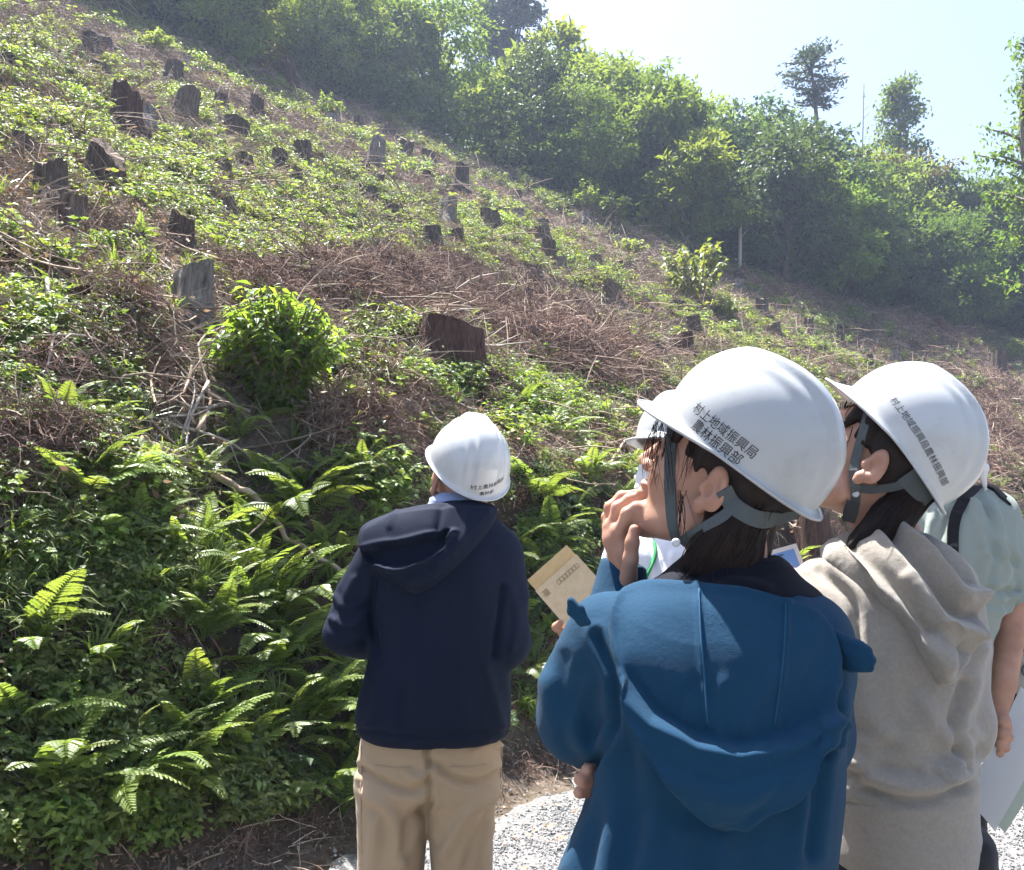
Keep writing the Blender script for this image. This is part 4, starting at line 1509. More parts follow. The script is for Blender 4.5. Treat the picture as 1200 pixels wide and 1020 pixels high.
def subdivide(v, q):
    ed = np.concatenate([q[:, [k, (k + 1) % 4]] for k in range(4)]); es = np.sort(ed, 1)
    ue, inv = np.unique(es, axis=0, return_inverse=True); inv = inv.reshape(4, -1)
    n = len(v); m = n + len(ue)
    nv = np.concatenate([v, v[ue].mean(1), v[q].mean(1)])
    c = m + np.arange(len(q)); e = inv + n
    nq = np.concatenate([np.stack([q[:, k], e[k], c, e[(k + 3) % 4]], 1) for k in range(4)])
    return nv, nq


def layer(v, q, poly, base, lip, lipw, bulge=None, grow=0):
    """a second layer of cloth lying over the first inside an outline, thick at its edge, closed against the cloth below"""
    poly = smooth_curve(np.array([(a, b, 0) for a, b in list(poly) + [poly[0]]], float), 160)[:, :2]

    def sdist(v):
        px, py, f = project(v)
        d = seg_dist(px, py, poly)
        return px, py, np.where(inside(px, py, poly), d, -d)
    n = vnorm(v, q)
    px, py, sd = sdist(v)
    seen = (n * (CAM - v)).sum(1) > -.3 * D3(CAM - v)
    keep = (seen & (sd > -22))[q].all(1)
    used = np.unique(q[keep]); mp = -np.ones(len(v), int); mp[used] = np.arange(len(used))
    v = v[used]; q = mp[q[keep]]
    v, q = subdivide(v, q)
    n = vnorm(v, q)
    for _ in range(2): v = relax(v, q, 1, .3)
    px, py, sd = sdist(v)
    st = np.clip((sd + 6) / 10.0, 0, 1); st = st * st * (3 - 2 * st)
    h = base * (2.2 * st - 1.2) + lip * np.exp(-((sd - lipw * .8) / lipw) ** 2)
    if bulge is not None:
        h = h + bulge(px, py, sd) * np.clip((sd + 1) / 6, 0, 1)
    nv = v + n * h[:, None]
    keep = (sd > -8)[q].all(1)
    used = np.unique(q[keep]); mp = -np.ones(len(v), int); mp[used] = np.arange(len(used))
    nv = nv[used]; nq = mp[q[keep]]
    # even out the saw-tooth border
    ed = np.concatenate([nq[:, [k, (k + 1) % 4]] for k in range(4)]); ed.sort(1)
    ue, ct = np.unique(ed, axis=0, return_counts=True)
    be = ue[ct == 1]
    for _ in range(14):
        s = np.zeros_like(nv); c = np.zeros(len(nv))
        for a, b in ((0, 1), (1, 0)):
            np.add.at(s, be[:, a], nv[be[:, b]]); np.add.at(c, be[:, a], 1)
        k = c > 0
        nv[k] = .4 * nv[k] + .6 * s[k] / c[k][:, None]
    return nv, nq


def cloth_mat(name, col, rough=.85, weave=900, bump=.25, mott=.12, sheen=.3, speck=0.0, mscale=9):
    m, t, b, o = mat_base(name)
    N = t.nodes.new; L = t.links.new
    tc = N('ShaderNodeTexCoord')
    n1 = N('ShaderNodeTexNoise'); n1.inputs['Scale'].default_value = mscale; n1.inputs['Detail'].default_value = 4
    n2 = N('ShaderNodeTexNoise'); n2.inputs['Scale'].default_value = weave; n2.inputs['Detail'].default_value = 2
    n3 = N('ShaderNodeTexNoise'); n3.inputs['Scale'].default_value = 170; n3.inputs['Detail'].default_value = 3
    for n in (n1, n2, n3): L(tc.outputs['Object'], n.inputs['Vector'])
    ad = N('ShaderNodeMath'); ad.operation = 'MULTIPLY_ADD'; ad.inputs[1].default_value = mott * 2
    L(n1.outputs[0], ad.inputs[0]); ad.inputs[2].default_value = 1 - mott
    a2 = N('ShaderNodeMath'); a2.operation = 'MULTIPLY_ADD'; a2.inputs[1].default_value = speck * 4; a2.inputs[2].default_value = 1 - speck * 2
    L(n3.outputs[0], a2.inputs[0])
    mu = N('ShaderNodeMath'); mu.operation = 'MULTIPLY'; L(ad.outputs[0], mu.inputs[0]); L(a2.outputs[0], mu.inputs[1])
    hv = N('ShaderNodeHueSaturation'); hv.inputs['Color'].default_value = (*col, 1); L(mu.outputs[0], hv.inputs['Value'])
    L(hv.outputs[0], b.inputs['Base Color'])
    b.inputs['Roughness'].default_value = rough; b.inputs['Specular IOR Level'].default_value = .2
    b.inputs['Sheen Weight'].default_value = sheen; b.inputs['Sheen Roughness'].default_value = .5
    bp = N('ShaderNodeBump'); bp.inputs['Strength'].default_value = bump; bp.inputs['Distance'].default_value = .0022
    mixh = N('ShaderNodeMath'); mixh.operation = 'ADD'; L(n2.outputs[0], mixh.inputs[0]); L(n3.outputs[0], mixh.inputs[1])
    L(mixh.outputs[0], bp.inputs['Height']); L(bp.outputs[0], b.inputs['Normal'])
    return m


M['blue'] = cloth_mat('blue_jersey', (0.0036, 0.040, 0.086), .85, 1100, .5, .14, .04)
M['navy'] = cloth_mat('navy_shell', (0.0036, 0.0082, 0.0235), .85, 900, .3, .14, .0)
M['grey'] = cloth_mat('heather_grey', (0.285, 0.255, 0.215), .95, 700, .35, .06, .25, .09)
M['khaki'] = cloth_mat('khaki_cotton', (0.37, 0.27, 0.17), .85, 900, .2, .08, .1)
M['sage'] = cloth_mat('sage_cotton', (0.27, 0.31, 0.275), .85, 900, .2, .07, .1)
M['white_cloth'] = cloth_mat('white_cotton', (0.72, 0.72, 0.73), .85, 900, .2, .04, .1)
M['black_cloth'] = cloth_mat('black_cotton', (0.012, 0.012, 0.015), .85, 900, .2, .1, .1)
M['dark_navy'] = cloth_mat('dark_navy_knit', (0.004, 0.005, 0.011), .9, 800, .3, .1, .03)
M['pale_blue'] = cloth_mat('pale_blue_towel', (0.22, 0.29, 0.46), .95, 500, .4, .1, .3)
M['strap'] = cloth_mat('strap_webbing', (0.085, 0.10, 0.105), .7, 1400, .4, .05, .1)
M['beige_canvas'] = cloth_mat('beige_canvas', (0.42, 0.37, 0.31), .9, 700, .4, .06, .1)

m, t, b, o = mat_base('skin')
tc = t.nodes.new('ShaderNodeTexCoord'); nz = t.nodes.new('ShaderNodeTexNoise'); nz.inputs['Scale'].default_value = 28; nz.inputs['Detail'].default_value = 6
t.links.new(tc.outputs['Object'], nz.inputs['Vector'])
rr = t.nodes.new('ShaderNodeValToRGB'); e = rr.color_ramp.elements
e[0].position = .3; e[0].color = (0.39, 0.20, 0.135, 1); e[1].position = .7; e[1].color = (0.50, 0.29, 0.205, 1)
t.links.new(nz.outputs[0], rr.inputs[0]); t.links.new(rr.outputs[0], b.inputs['Base Color'])
b.inputs['Roughness'].default_value = .52; b.inputs['Specular IOR Level'].default_value = .35
b.inputs['Subsurface Weight'].default_value = .18; b.inputs['Subsurface Radius'].default_value = (.012, .005, .003); b.inputs['Subsurface Scale'].default_value = 1.0
n2 = t.nodes.new('ShaderNodeTexNoise'); n2.inputs['Scale'].default_value = 420; n2.inputs['Detail'].default_value = 3
t.links.new(tc.outputs['Object'], n2.inputs['Vector'])
bp = t.nodes.new('ShaderNodeBump'); bp.inputs['Strength'].default_value = .25; bp.inputs['Distance'].default_value = .0012
t.links.new(n2.outputs[0], bp.inputs['Height']); t.links.new(bp.outputs[0], b.inputs['Normal'])
M['skin'] = m
m, t, b, o = mat_base('hair')
tc = t.nodes.new('ShaderNodeTexCoord'); nz = t.nodes.new('ShaderNodeTexNoise'); nz.inputs['Scale'].default_value = 60; nz.inputs['Detail'].default_value = 3
t.links.new(tc.outputs['Object'], nz.inputs['Vector'])
rr = t.nodes.new('ShaderNodeValToRGB'); e = rr.color_ramp.elements
e[0].position = .3; e[0].color = (0.007, 0.005, 0.005, 1); e[1].position = .7; e[1].color = (0.022, 0.012, 0.010, 1)
t.links.new(nz.outputs[0], rr.inputs[0]); t.links.new(rr.outputs[0], b.inputs['Base Color'])
b.inputs['Roughness'].default_value = .55; b.inputs['Specular IOR Level'].default_value = .22
M['hair'] = m


def shell_mat(name, col, rough, coat):
    m, t, b, o = mat_base(name)
    N = t.nodes.new; L = t.links.new
    tc = N('ShaderNodeTexCoord'); n = N('ShaderNodeTexNoise'); n.inputs['Scale'].default_value = 40; n.inputs['Detail'].default_value = 6
    L(tc.outputs['Object'], n.inputs['Vector'])
    r = N('ShaderNodeMapRange'); r.inputs[3].default_value = rough - .06; r.inputs[4].default_value = rough + .08; L(n.outputs[0], r.inputs[0]); L(r.outputs[0], b.inputs['Roughness'])
    n6 = N('ShaderNodeTexNoise'); n6.inputs['Scale'].default_value = 11; n6.inputs['Detail'].default_value = 9; n6.inputs['Roughness'].default_value = .7
    L(tc.outputs['Object'], n6.inputs['Vector'])
    rp = N('ShaderNodeValToRGB'); e = rp.color_ramp.elements
    e[0].position = .33; e[0].color = (col[0] * .86, col[1] * .85, col[2] * .82, 1); e[1].position = .5; e[1].color = (*col, 1)
    L(n6.outputs[0], rp.inputs[0]); L(rp.outputs[0], b.inputs['Base Color'])
    b.inputs['Coat Weight'].default_value = coat; b.inputs['Coat Roughness'].default_value = .12
    b.inputs['Specular IOR Level'].default_value = .5
    bp = N('ShaderNodeBump'); bp.inputs['Strength'].default_value = .05; bp.inputs['Distance'].default_value = .002
    n4 = N('ShaderNodeTexNoise'); n4.inputs['Scale'].default_value = 420; n4.inputs['Detail'].default_value = 2; L(tc.outputs['Object'], n4.inputs['Vector'])
    L(n4.outputs[0], bp.inputs['Height']); L(bp.outputs[0], b.inputs['Normal'])
    return m


def flat_mat(name, col, rough=.7, spec=.3):
    m, t, b, o = mat_base(name)
    b.inputs['Base Color'].default_value = (*col, 1); b.inputs['Roughness'].default_value = rough; b.inputs['Specular IOR Level'].default_value = spec
    return m


M['shell_white'] = shell_mat('helmet_white', (0.5, 0.515, 0.515), .3, .3)
M['shell_pearl'] = shell_mat('helmet_pearl', (0.40, 0.415, 0.42), .36, .25)
M['ink'] = flat_mat('ink_black', (0.02, 0.02, 0.022), .6)
M['lining'] = flat_mat('helmet_lining', (0.10, 0.10, 0.11), .8)
M['button'] = flat_mat('white_button', (0.55, 0.56, 0.57), .35)
M['buckle'] = flat_mat('black_buckle', (0.02, 0.022, 0.024), .4)
M['shoe'] = flat_mat('shoe_dark', (0.03, 0.03, 0.035), .7)


# ---- head, in its own frame: X to the face, Y to the left ear, Z up, origin midway between the ears
def head_sdf(q):
    d = ell(q, (-.006, 0, .042), (.094, .074, .085))
    d = smin(d, ell(q, (.032, 0, -.018), (.060, .058, .082)), .03)
    for s in (-1, 1):
        d = smin(d, caps(q, (.005, .050 * s, -.060), (.072, .014 * s, -.098), .021, .016), .03)
        d = smin(d, ell(q, (.055, .036 * s, -.018), (.030, .028, .030)), .025)
    d = smin(d, ell(q, (.076, 0, -.098), (.018, .020, .014)), .02)
    d = smin(d, caps(q, (.078, -.030, .036), (.078, .030, .036), .014), .02)
    for s in (-1, 1):
        d = smax(d, -ell(q, (.103, .034 * s, .016), (.020, .020, .013)), .016)
        d = np.minimum(d, ell(q, (.075, .033 * s, .016), (.0135, .0135, .0135)))
        d = smin(d, caps(q, (.083, .02 * s, .020), (.083, .044 * s, .017), .0045), .006)
    d = smin(d, caps(q, (.092, 0, .018), (.112, 0, -.022), .007, .010), .014)
    for s in (-1, 1):
        d = smin(d, ell(q, (.100, .012 * s, -.026), (.010, .007, .008)), .008)
    d = smin(d, ell(q, (.092, 0, -.050), (.011, .022, .006)), .008)
    d = smin(d, ell(q, (.091, 0, -.062), (.011, .019, .006)), .008)
    for s in (-1, 1):
        c, sn = math.cos(.35), math.sin(.35) * s
        Re = np.array([[c, sn, 0], [-sn, c, 0], [0, 0, 1]], np.float32).T
        tl = math.radians(12)
        Rt = np.array([[math.cos(tl), 0, -math.sin(tl)], [0, 1, 0], [math.sin(tl), 0, math.cos(tl)]], np.float32)
        Rm = (Rt @ Re).T
        e = ell(q, (-.016, .083 * s, .002), (.0172, .0085, .0305), Rm)
        e = smax(e, -ell(q, (-.013, .0955 * s, .006), (.0102, .0105, .0205), Rm), .0022)
        e = smax(e, -ell(q, (-.007, .089 * s, -.004), (.007, .010, .010), Rm), .003)
        e = smin(e, caps(q, (-.005, .080 * s, -.024), (-.006, .079 * s, -.030), .008), .008)
        e = smin(e, ell(q, (.001, .079 * s, -.003), (.005, .006, .008)), .005)
        d = smin(d, e, .007)
    return d


def head_frame(yaw, pitch, roll, ear_px, ear_Y, side=1, scale=1.0):
    Rm = np.array(Matrix.Rotation(R(yaw), 3, 'Z') @ Matrix.Rotation(R(-pitch), 3, 'Y') @ Matrix.Rotation(R(roll), 3, 'X'))
    O = P(ear_px[0], ear_px[1], ear_Y) - Rm @ np.array([0, .085 * side * scale, 0])
    return Rm, O


class Frame:
    def __init__(s, Rm, O, sc=1.0):
        s.R = Rm; s.O = O; s.s = sc

    def w(s, p):
        return s.O + (np.asarray(p, float) * s.s) @ s.R.T

    def l(s, p):
        return ((p - s.O) @ s.R / s.s).astype(np.float32)


# ---- helmet shell in the head frame
def shell(phi, t, off=0.0):
    c, s = np.cos(phi), np.sin(phi)
    zr = .052 + .012 * np.maximum(0, c) ** 1.5 - .026 * np.maximum(0, -c) ** 1.4
    a = np.where(c > 0, .115, .128); b = .105
    th = np.minimum(t, 1.0) * math.pi / 2
    r = np.sin(th) ** .86
    H = .168 - zr
    z = zr + H * np.cos(th) ** .92
    x = a * r * c * (1 + .0 * t); y = b * r * s
    # raised centre band and two flutes running front to back
    lat = np.abs(y)
    fade = np.clip((1.02 - t) / .28, 0, 1) ** .8 * np.clip((.115 - x) / .07, 0, 1)
    band = 1 / (1 + np.exp((lat - .027) / .0017))
    band2 = 1 / (1 + np.exp((lat - .050) / .0022))
    up = fade * (.0105 * band + .0065 * band2)
    nx = np.stack([c * r / a * .5, s * r / b * .5, np.cos(th) / H + 0 * c], -1)
    nx = nrm(nx)
    p = np.stack([x, y, z], -1) + nx * (up + off)[..., None]
    # the lip: flares outward below the rim, long at the front as a brim
    e = np.maximum(t - 1.0, 0) / .25
    fl = .005 + .036 * np.maximum(0, c) ** 2.0 + .007 * np.maximum(0, -c) ** 2
    dn = .009 + .000 * c - .004 * np.maximum(0, c) ** 2 + .002 * np.maximum(0, -c)
    k = e ** 1.25
    p[..., 0] += k * fl * c; p[..., 1] += k * fl * s * .8
    p[..., 2] -= dn * e ** .8 + .017 * np.maximum(0, c) ** 2.0 * e ** 1.1
    return p


def helmet(parent, fr, mat, texts, tilt=0.0, lift=(0, 0, 0)):
    """one helmet on a head; texts: (string, start pixel, end pixel, height ratio)"""
    nph, ntt = 128, 46
    ph = np.arange(nph) * 2 * math.pi / nph
    tt = np.concatenate([np.linspace(.015, 1, 36), 1 + .25 * np.linspace(.12, 1, 10)])
    T = np.array(Matrix.Rotation(R(-tilt), 3, 'Y'))
    piv = np.array([-.03, 0, .05])
    pv2 = np.array([.04, 0, .07])

    def loc(a):
        return ((a - pv2) * .955 + pv2 - piv) @ T.T + piv + np.array(lift)
    PH, TT = np.meshgrid(ph, tt)
    outer = loc(shell(PH, TT)).reshape(-1, 3)
    inner_t = np.concatenate([np.linspace(.015, .999, 20), 1 + .25 * np.linspace(.2, 1, 6)])
    PH2, TT2 = np.meshgrid(ph, inner_t)
    inn = shell(PH2, TT2, -.0032)
    inn[..., 2] -= np.where(TT2 > 1, .0022, 0)
    inn = loc(inn).reshape(-1, 3)
    no = len(outer)
    V = np.concatenate([outer, inn, loc(shell(np.array([0.0]), np.array([0.0]))), loc(shell(np.array([0.0]), np.array([0.0]), -.0032))])
    F = []
    R_ = len(tt)
    for i in range(R_ - 1):
        for j in range(nph):
            k = (j + 1) % nph
            F.append((i * nph + j, (i + 1) * nph + j, (i + 1) * nph + k, i * nph + k))
    R2 = len(inner_t)
    for i in range(R2 - 1):
        for j in range(nph):
            k = (j + 1) % nph
            F.append((no + i * nph + j, no + i * nph + k, no + (i + 1) * nph + k, no + (i + 1) * nph + j))
    for j in range(nph):
        k = (j + 1) % nph
        F.append(((R_ - 1) * nph + j, no + (R2 - 1) * nph + j, no + (R2 - 1) * nph + k, (R_ - 1) * nph + k))
        F.append((len(V) - 2, j, k)); F.append((len(V) - 1, no + k, no + j))
    Vw = fr.w(V)
    o = link('helmet', new_mesh('helmet', Vw, F, M[mat], True), parent)
    bv = BVHTree.FromPolygons(Vw.tolist(), F)
    # rolled edge
    ee = fr.w(loc(shell(ph, np.full(nph, 1.25))))
    ring = np.concatenate([ee, ee[:1]])
    b = MB(); b.tube(ring, .0024, 6, .5, False)
    link('rim', b.mesh('rim', M[mat], True), o)
    # lining band inside
    b = MB(); pl = fr.w(loc(shell(ph, np.full(nph, .9), -.017))); b.tube(np.concatenate([pl, pl[:1]]), .009, 4, .5, False, .3, up=fr.R @ np.array([0, 0, 1.0]))
    link('lining', b.mesh('lining', M['lining'], True), o)
    for s, A, B, hr in texts:
        hA = bv.ray_cast(vec(CAM), vec(nrm(ray(*A)))); hB = bv.ray_cast(vec(CAM), vec(nrm(ray(*B))))
        if hA[0] is None or hB[0] is None:
            print('text misses', s); continue
        a = np.array(hA[0]); b_ = np.array(hB[0])
        c = bpy.data.curves.new('text', 'FONT'); c.body = s; c.size = 1.0
        to = bpy.data.objects.new('text', c); COL.objects.link(to)
        bpy.context.view_layer.update()
        dg = bpy.context.evaluated_depsgraph_get()
        me = bpy.data.meshes.new_from_object(to.evaluated_get(dg))
        bm = bmesh.new(); bm.from_mesh(me)
        bmesh.ops.triangulate(bm, faces=bm.faces[:])
        bmesh.ops.subdivide_edges(bm, edges=[e for e in bm.edges if e.calc_length() > .3], cuts=2)
        bm.to_mesh(me); bm.free()
        co = np.array([v.co[:] for v in me.vertices]); bpy.data.objects.remove(to)
        w = co[:, 0].max() - co[:, 0].min()
        Lg = np.linalg.norm(b_ - a); sc = Lg / w
        dirx = (b_ - a) / Lg
        nr = nrm(np.array(hA[1]) + np.array(hB[1])); upv = nrm(np.cross(nr, dirx))
        out_ = []
        for x, y in zip((co[:, 0] - co[:, 0].min()) * sc, (co[:, 1] - .38) * sc * hr):
            p = a + dirx * x + upv * y
            h = bv.ray_cast(vec(p + nr * .06), vec(-nr), .15)
            if h[0] is None:
                h = bv.find_nearest(vec(p))
            out_.append(np.array(h[0]) + np.array(h[1]) * .0007)
        me2 = new_mesh('lettering', np.array(out_), [tuple(f.vertices) for f in me.polygons], M['ink'])
        link('lettering', me2, o)
    return o, bv


def ribbon(pts, nrmls, w, th=.0016):
    b = MB(); pts = np.asarray(pts); n = len(pts)
    tan = nrm(np.gradient(pts, axis=0)); nn = nrm(np.asarray(nrmls)); side = nrm(np.cross(tan, nn)); nn = nrm(np.cross(side, tan))
    w = np.broadcast_to(np.asarray(w, float), (n,))[:, None] * .5
    V = np.concatenate([pts - side * w + nn * th, pts + side * w + nn * th, pts + side * w - nn * th, pts - side * w - nn * th])
    F = []
    for i in range(n - 1):
        for k in range(4):
            F.append((k * n + i, k * n + i + 1, ((k + 1) % 4) * n + i + 1, ((k + 1) % 4) * n + i))
    F += [(0, n, 2 * n, 3 * n), (n - 1, 4 * n - 1, 3 * n - 1, 2 * n - 1)]
    b.add(V, F)
    return b


def strap_on(bvh, pix, wpx, Yg, off=.004, m=18):
    """a strap lying over head and hair along a line in the photograph"""
    pp = smooth_curve(np.array([(a, b, 0) for a, b in pix], float), m)[:, :2]
    pts = []; nn = []
    for a, b in pp:
        h = bvh.ray_cast(vec(CAM), vec(nrm(ray(a, b))), 4) if bvh else (None,)
        y = h[0].y if h[0] is not None and abs(h[0].y - Yg) < .12 else None
        pts.append(y)
        nn.append(np.array(h[1]) if y is not None else -nrm(ray(a, b)))
    ys = np.array([np.nan if y is None else y for y in pts]); ok = ~np.isnan(ys)
    ys = np.interp(np.arange(m), np.arange(m)[ok], ys[ok]) if ok.any() else np.full(m, Yg)
    ys = np.convolve(np.pad(ys, 2, 'edge'), np.ones(5) / 5, 'valid')
    pts = np.array([P(a, b, y - off) for (a, b), y in zip(pp, ys)])
    nn = np.array(nn); nn = nrm(nn + .8 * nrm(CAM - pts))
    for _ in range(3): nn[1:-1] = nrm(nn[:-2] + nn[1:-1] * 2 + nn[2:])
    w = wpx / 1100 * ys
    return ribbon(pts, nn, w)


def add_legs(person, rows_l, rows_r, pelvis, mat, ground=.015, strokes=(), res=.008, shoe_dir=(0, 1)):
    al = np.array(list(rows_l) + list(rows_r) + list(pelvis))
    lo = (al[:, 1] - al[:, 3]).min() - .03, (al[:, 2] - al[:, 4]).min() - .04, al[:, 0].min() - .02
    hi = (al[:, 1] + al[:, 3]).max() + .03, (al[:, 2] + al[:, 4]).max() + .04, al[:, 0].max() + .02
    v, q = sdf_mesh(lambda p: smin(smin(loft(p, rows_l, 2.2), loft(p, rows_r, 2.2), .012), loft(p, pelvis, 2.3), .03), lo, hi, res)
    v = wrinkle(v, q, .004, 7, 5, (1.3, 1.3, .7))
    v = wrinkle(v, q, .002, 16, 15, (1, 1, 1.4))
    v = fold(v, q, strokes)
    v = relax(v, q, 1, .4)
    link('trousers', new_mesh('trousers', v, q, M[mat], True), person)
    for rows in (rows_l, rows_r):
        r = min(rows)
        x, y = r[1], r[2]
        d = np.array([shoe_dir[0], shoe_dir[1], 0.0]); d /= np.linalg.norm(d)
        def shoe(p, x=x, y=y, d=d):
            a = np.array([x, y, ground + .05]) - d * .05; b_ = np.array([x, y, ground + .035]) + d * .15
            s = smin(caps(p, a, b_, .047, .036), caps(p, np.array([x, y, ground + .05]), np.array([x, y, ground + .12]), .045, .042), .03)
            return smax(s, ground - p[:, 2], .008)
        c = np.array([x, y, ground])
        v, q = sdf_mesh(shoe, c - [.25, .25, .03], c + [.25, .25, .18], .008)
        link('shoe', new_mesh('shoe', v, q, M['shoe'], True), person)


def build_body(person, pieces, rows, limbs, res, blend=.012, yaxis=None):
    """skin as one continuous surface: head and neck, trunk, arms and hands, a little inside the clothes"""
    rows = [(z, x, y, a * .80, b * .80) for z, x, y, a, b in rows]
    top = max(r[0] for r in rows); rows = [r for r in rows if r[0] < top - .012]
    boxes = [(np.asarray(lo), np.asarray(hi)) for _, lo, hi, _ in pieces]
    rl = np.array(rows)
    boxes.append((np.array([(rl[:, 1] - rl[:, 3]).min(), (rl[:, 2] - rl[:, 4]).min(), rl[:, 0].min()]) - .03, np.array([(rl[:, 1] + rl[:, 3]).max(), (rl[:, 2] + rl[:, 4]).max(), rl[:, 0].max()]) + .03))
    for pts, rd in limbs:
        boxes.append((np.array(pts).min(0) - .08, np.array(pts).max(0) + .08))
    lo = np.min([b[0] for b in boxes], 0); hi = np.max([b[1] for b in boxes], 0)

    def fn(p):
        d = loft(p, rows, 2.2)
        for pts, rd in limbs:
            d = smin(d, chain(p, pts, [min(r * .68, .033) for r in rd]), .02)
        for k, (g, l_, h_, _) in enumerate(pieces):
            m_ = ((p > l_ - .03) & (p < h_ + .03)).all(1)
            if m_.any():
                d[m_] = smin(d[m_], g(p[m_]), blend)
        return d
    v, q = sdf_mesh(fn, lo, hi, res)
    v = relax(v, q, 1, .3)
    link('body', new_mesh('body', v, q, M['skin'], True), person)
    return v, q


def head_piece(fr, neck_to, rneck=.052, res=.003, neck_from=(-.028, 0, -.035)):
    nb = np.asarray(neck_to); a = fr.w(neck_from)

    def fn(p):
        d = head_sdf(fr.l(p)) * fr.s
        return smin(d, caps(p, a, nb, rneck, rneck * 1.12), .03)
    allp = np.array([fr.O, nb])
    lo = allp.min(0) - .15; hi = allp.max(0) + .15
    return fn, lo, hi, res


def strands(bvh, starts, ends, n, rad, seed, off=.002, jitter=.006, name='strand'):
    """hair strands from a line of starts to a line of ends, kept just outside the hair below"""
    rs = np.random.RandomState(seed); b = MB()
    starts = smooth_curve(starts, 40) if len(starts) > 2 else np.linspace(starts[0], starts[1], 40)
    ends = smooth_curve(ends, 40) if len(ends) > 2 else np.linspace(ends[0], ends[1], 40)
    for i in range(n):
        k = int(rs.rand() * 39)
        a = starts[k] + rs.normal(size=3) * jitter; e = ends[min(39, max(0, k + rs.randint(-3, 4)))] + rs.normal(size=3) * jitter * 1.6
        cv = np.linspace(a, e, 9) + rs.normal(size=3) * .0035 * np.sin(np.linspace(0, math.pi, 9))[:, None]
        if bvh:
            for j in range(9):
                h = bvh.find_nearest(vec(cv[j]))
                if h[0] is not None:
                    pt = np.array(h[0]); nn = np.array(h[1])
                    if (cv[j] - pt) @ nn < off or h[3] < .02:
                        cv[j] = pt + nn * (off + .001 * rs.rand())
        b.tube(cv, rad * np.array([.7, 1, 1, 1, 1, .9, .8, .6, .2]) * rs.uniform(.6, 1.2), 4, .5, False)
    return b
def PP(l, dflt=None):
    return [P(*a) for a in l]


def hand_piece(chains, res=.0025, blend=.0035):
    pts = np.concatenate([np.array(c[0]) for c in chains])

    def fn(p):
        d = None
        for pt, rd in chains:
            q = chain(p, pt, rd)
            d = q if d is None else smin(d, q, blend)
        return d
    return fn, pts.min(0) - .04, pts.max(0) + .04, res


def jacket_mesh(rows, limbs, res, lo, hi, k=.035, n=2.4, cut=None):
    def fn(p):
        d = loft(p, rows, n)
        for pts, rd in limbs:
            d = smin(d, chain(p, pts, rd), k)
        return d if cut is None else cut(p, d)
    return sdf_mesh(fn, lo, hi, res)


def merged(*bv):
    class X:
        def ray_cast(s, o, d, m):
            best = (None, None, None, None)
            for b_ in bv:
                h = b_.ray_cast(o, d, m)
                if h[0] is not None and (best[0] is None or h[3] < best[3]): best = h
            return best
    return X()


# =================================================================== woman in the blue hooded jacket
w1 = thing('person', 'woman seen from behind in blue hooded jacket, hand raised to her face, silver-white helmet', 'person', (P(830, 690, 1.2)[0], 1.2, .012))
G1 = -np.array(w1.location)


def own(person):
    """keep world positions while parented to an Empty standing at the feet"""
    for c in person.children:
        c.location = -Vector(person.location)


fr1 = Frame(*head_frame(152, 28, -4, (824, 568), 1.175), 1.0)
neck1 = P(850, 700, 1.235)
hand1 = [
    (PP([(733, 684, 1.33), (728, 655, 1.32), (721, 632, 1.31), (717, 619, 1.315)]), [0.0195, 0.0172, 0.0172, 0.0140]),
    (PP([(733, 672, 1.315), (730, 645, 1.305), (725, 622, 1.298)]), [0.0158, 0.0153, 0.0121]),
    (PP([(725, 625, 1.293), (735, 602, 1.283), (745, 595, 1.281), (757, 595, 1.284)]), [0.0091, 0.0082, 0.0073, 0.0061]),
    (PP([(717, 618, 1.31), (724, 595, 1.307), (738, 585, 1.305), (755, 583, 1.306)]), [0.0091, 0.0084, 0.0074, 0.0061]),
    (PP([(713, 618, 1.33), (715, 595, 1.332), (728, 582, 1.332), (746, 578, 1.33)]), [0.0087, 0.0080, 0.0071, 0.0058]),
    (PP([(712, 624, 1.35), (711, 606, 1.355), (718, 594, 1.358), (731, 588, 1.355)]), [0.0079, 0.0071, 0.0063, 0.0052]),
    (PP([(736, 682, 1.30), (739, 655, 1.274), (741, 636, 1.268), (743, 621, 1.268)]), [0.0130, 0.0100, 0.0091, 0.0073]),
]
hand1b = [
    (PP([(740, 905, 1.33), (712, 906, 1.27), (700, 908, 1.24)]), [.022, .026, .02]),
    (PP([(712, 898, 1.235), (694, 899, 1.205), (688, 902, 1.19)]), [.0105, .0095, .0078]),
    (PP([(710, 908, 1.235), (690, 911, 1.20), (680, 914, 1.185)]), [.0105, .0098, .0082]),
    (PP([(708, 920, 1.24), (688, 925, 1.205), (679, 929, 1.195)]), [.0102, .0092, .0078]),
]

rows = [prow(676, 800, 915, 1.225, .060), prow(690, 745, 958, 1.225, .085), prow(706, 712, 978, 1.22, .095), prow(735, 690, 984, 1.21, .105), prow(770, 686, 990, 1.2, .112),
        prow(820, 694, 988, 1.2, .118), prow(870, 700, 984, 1.2, .12), prow(920, 696, 986, 1.2, .118), prow(970, 678, 980, 1.2, .122), prow(1030, 652, 972, 1.2, .13),
        prow(1100, 636, 968, 1.2, .14), prow(1180, 630, 966, 1.2, .145)]
limbs = [(PP([(712, 742, 1.215), (682, 800, 1.235), (680, 842, 1.245)]), [.052, .051, .050]),
         (PP([(680, 842, 1.245), (715, 745, 1.31), (730, 668, 1.335)]), [.050, .043, .034]),
         (PP([(948, 755, 1.205), (950, 860, 1.25)]), [.050, .046]), (PP([(950, 860, 1.25), (905, 905, 1.36), (770, 905, 1.38)]), [.048, .043, .034])]
v, q = build_body(w1, [head_piece(fr1, neck1, .047, .0022), hand_piece(hand1), hand_piece(hand1b)], rows, limbs, 0.0024)
body1 = BVHTree.FromPolygons(v.tolist(), q.tolist())
allp = np.concatenate([np.array(l[0]) for l in limbs])
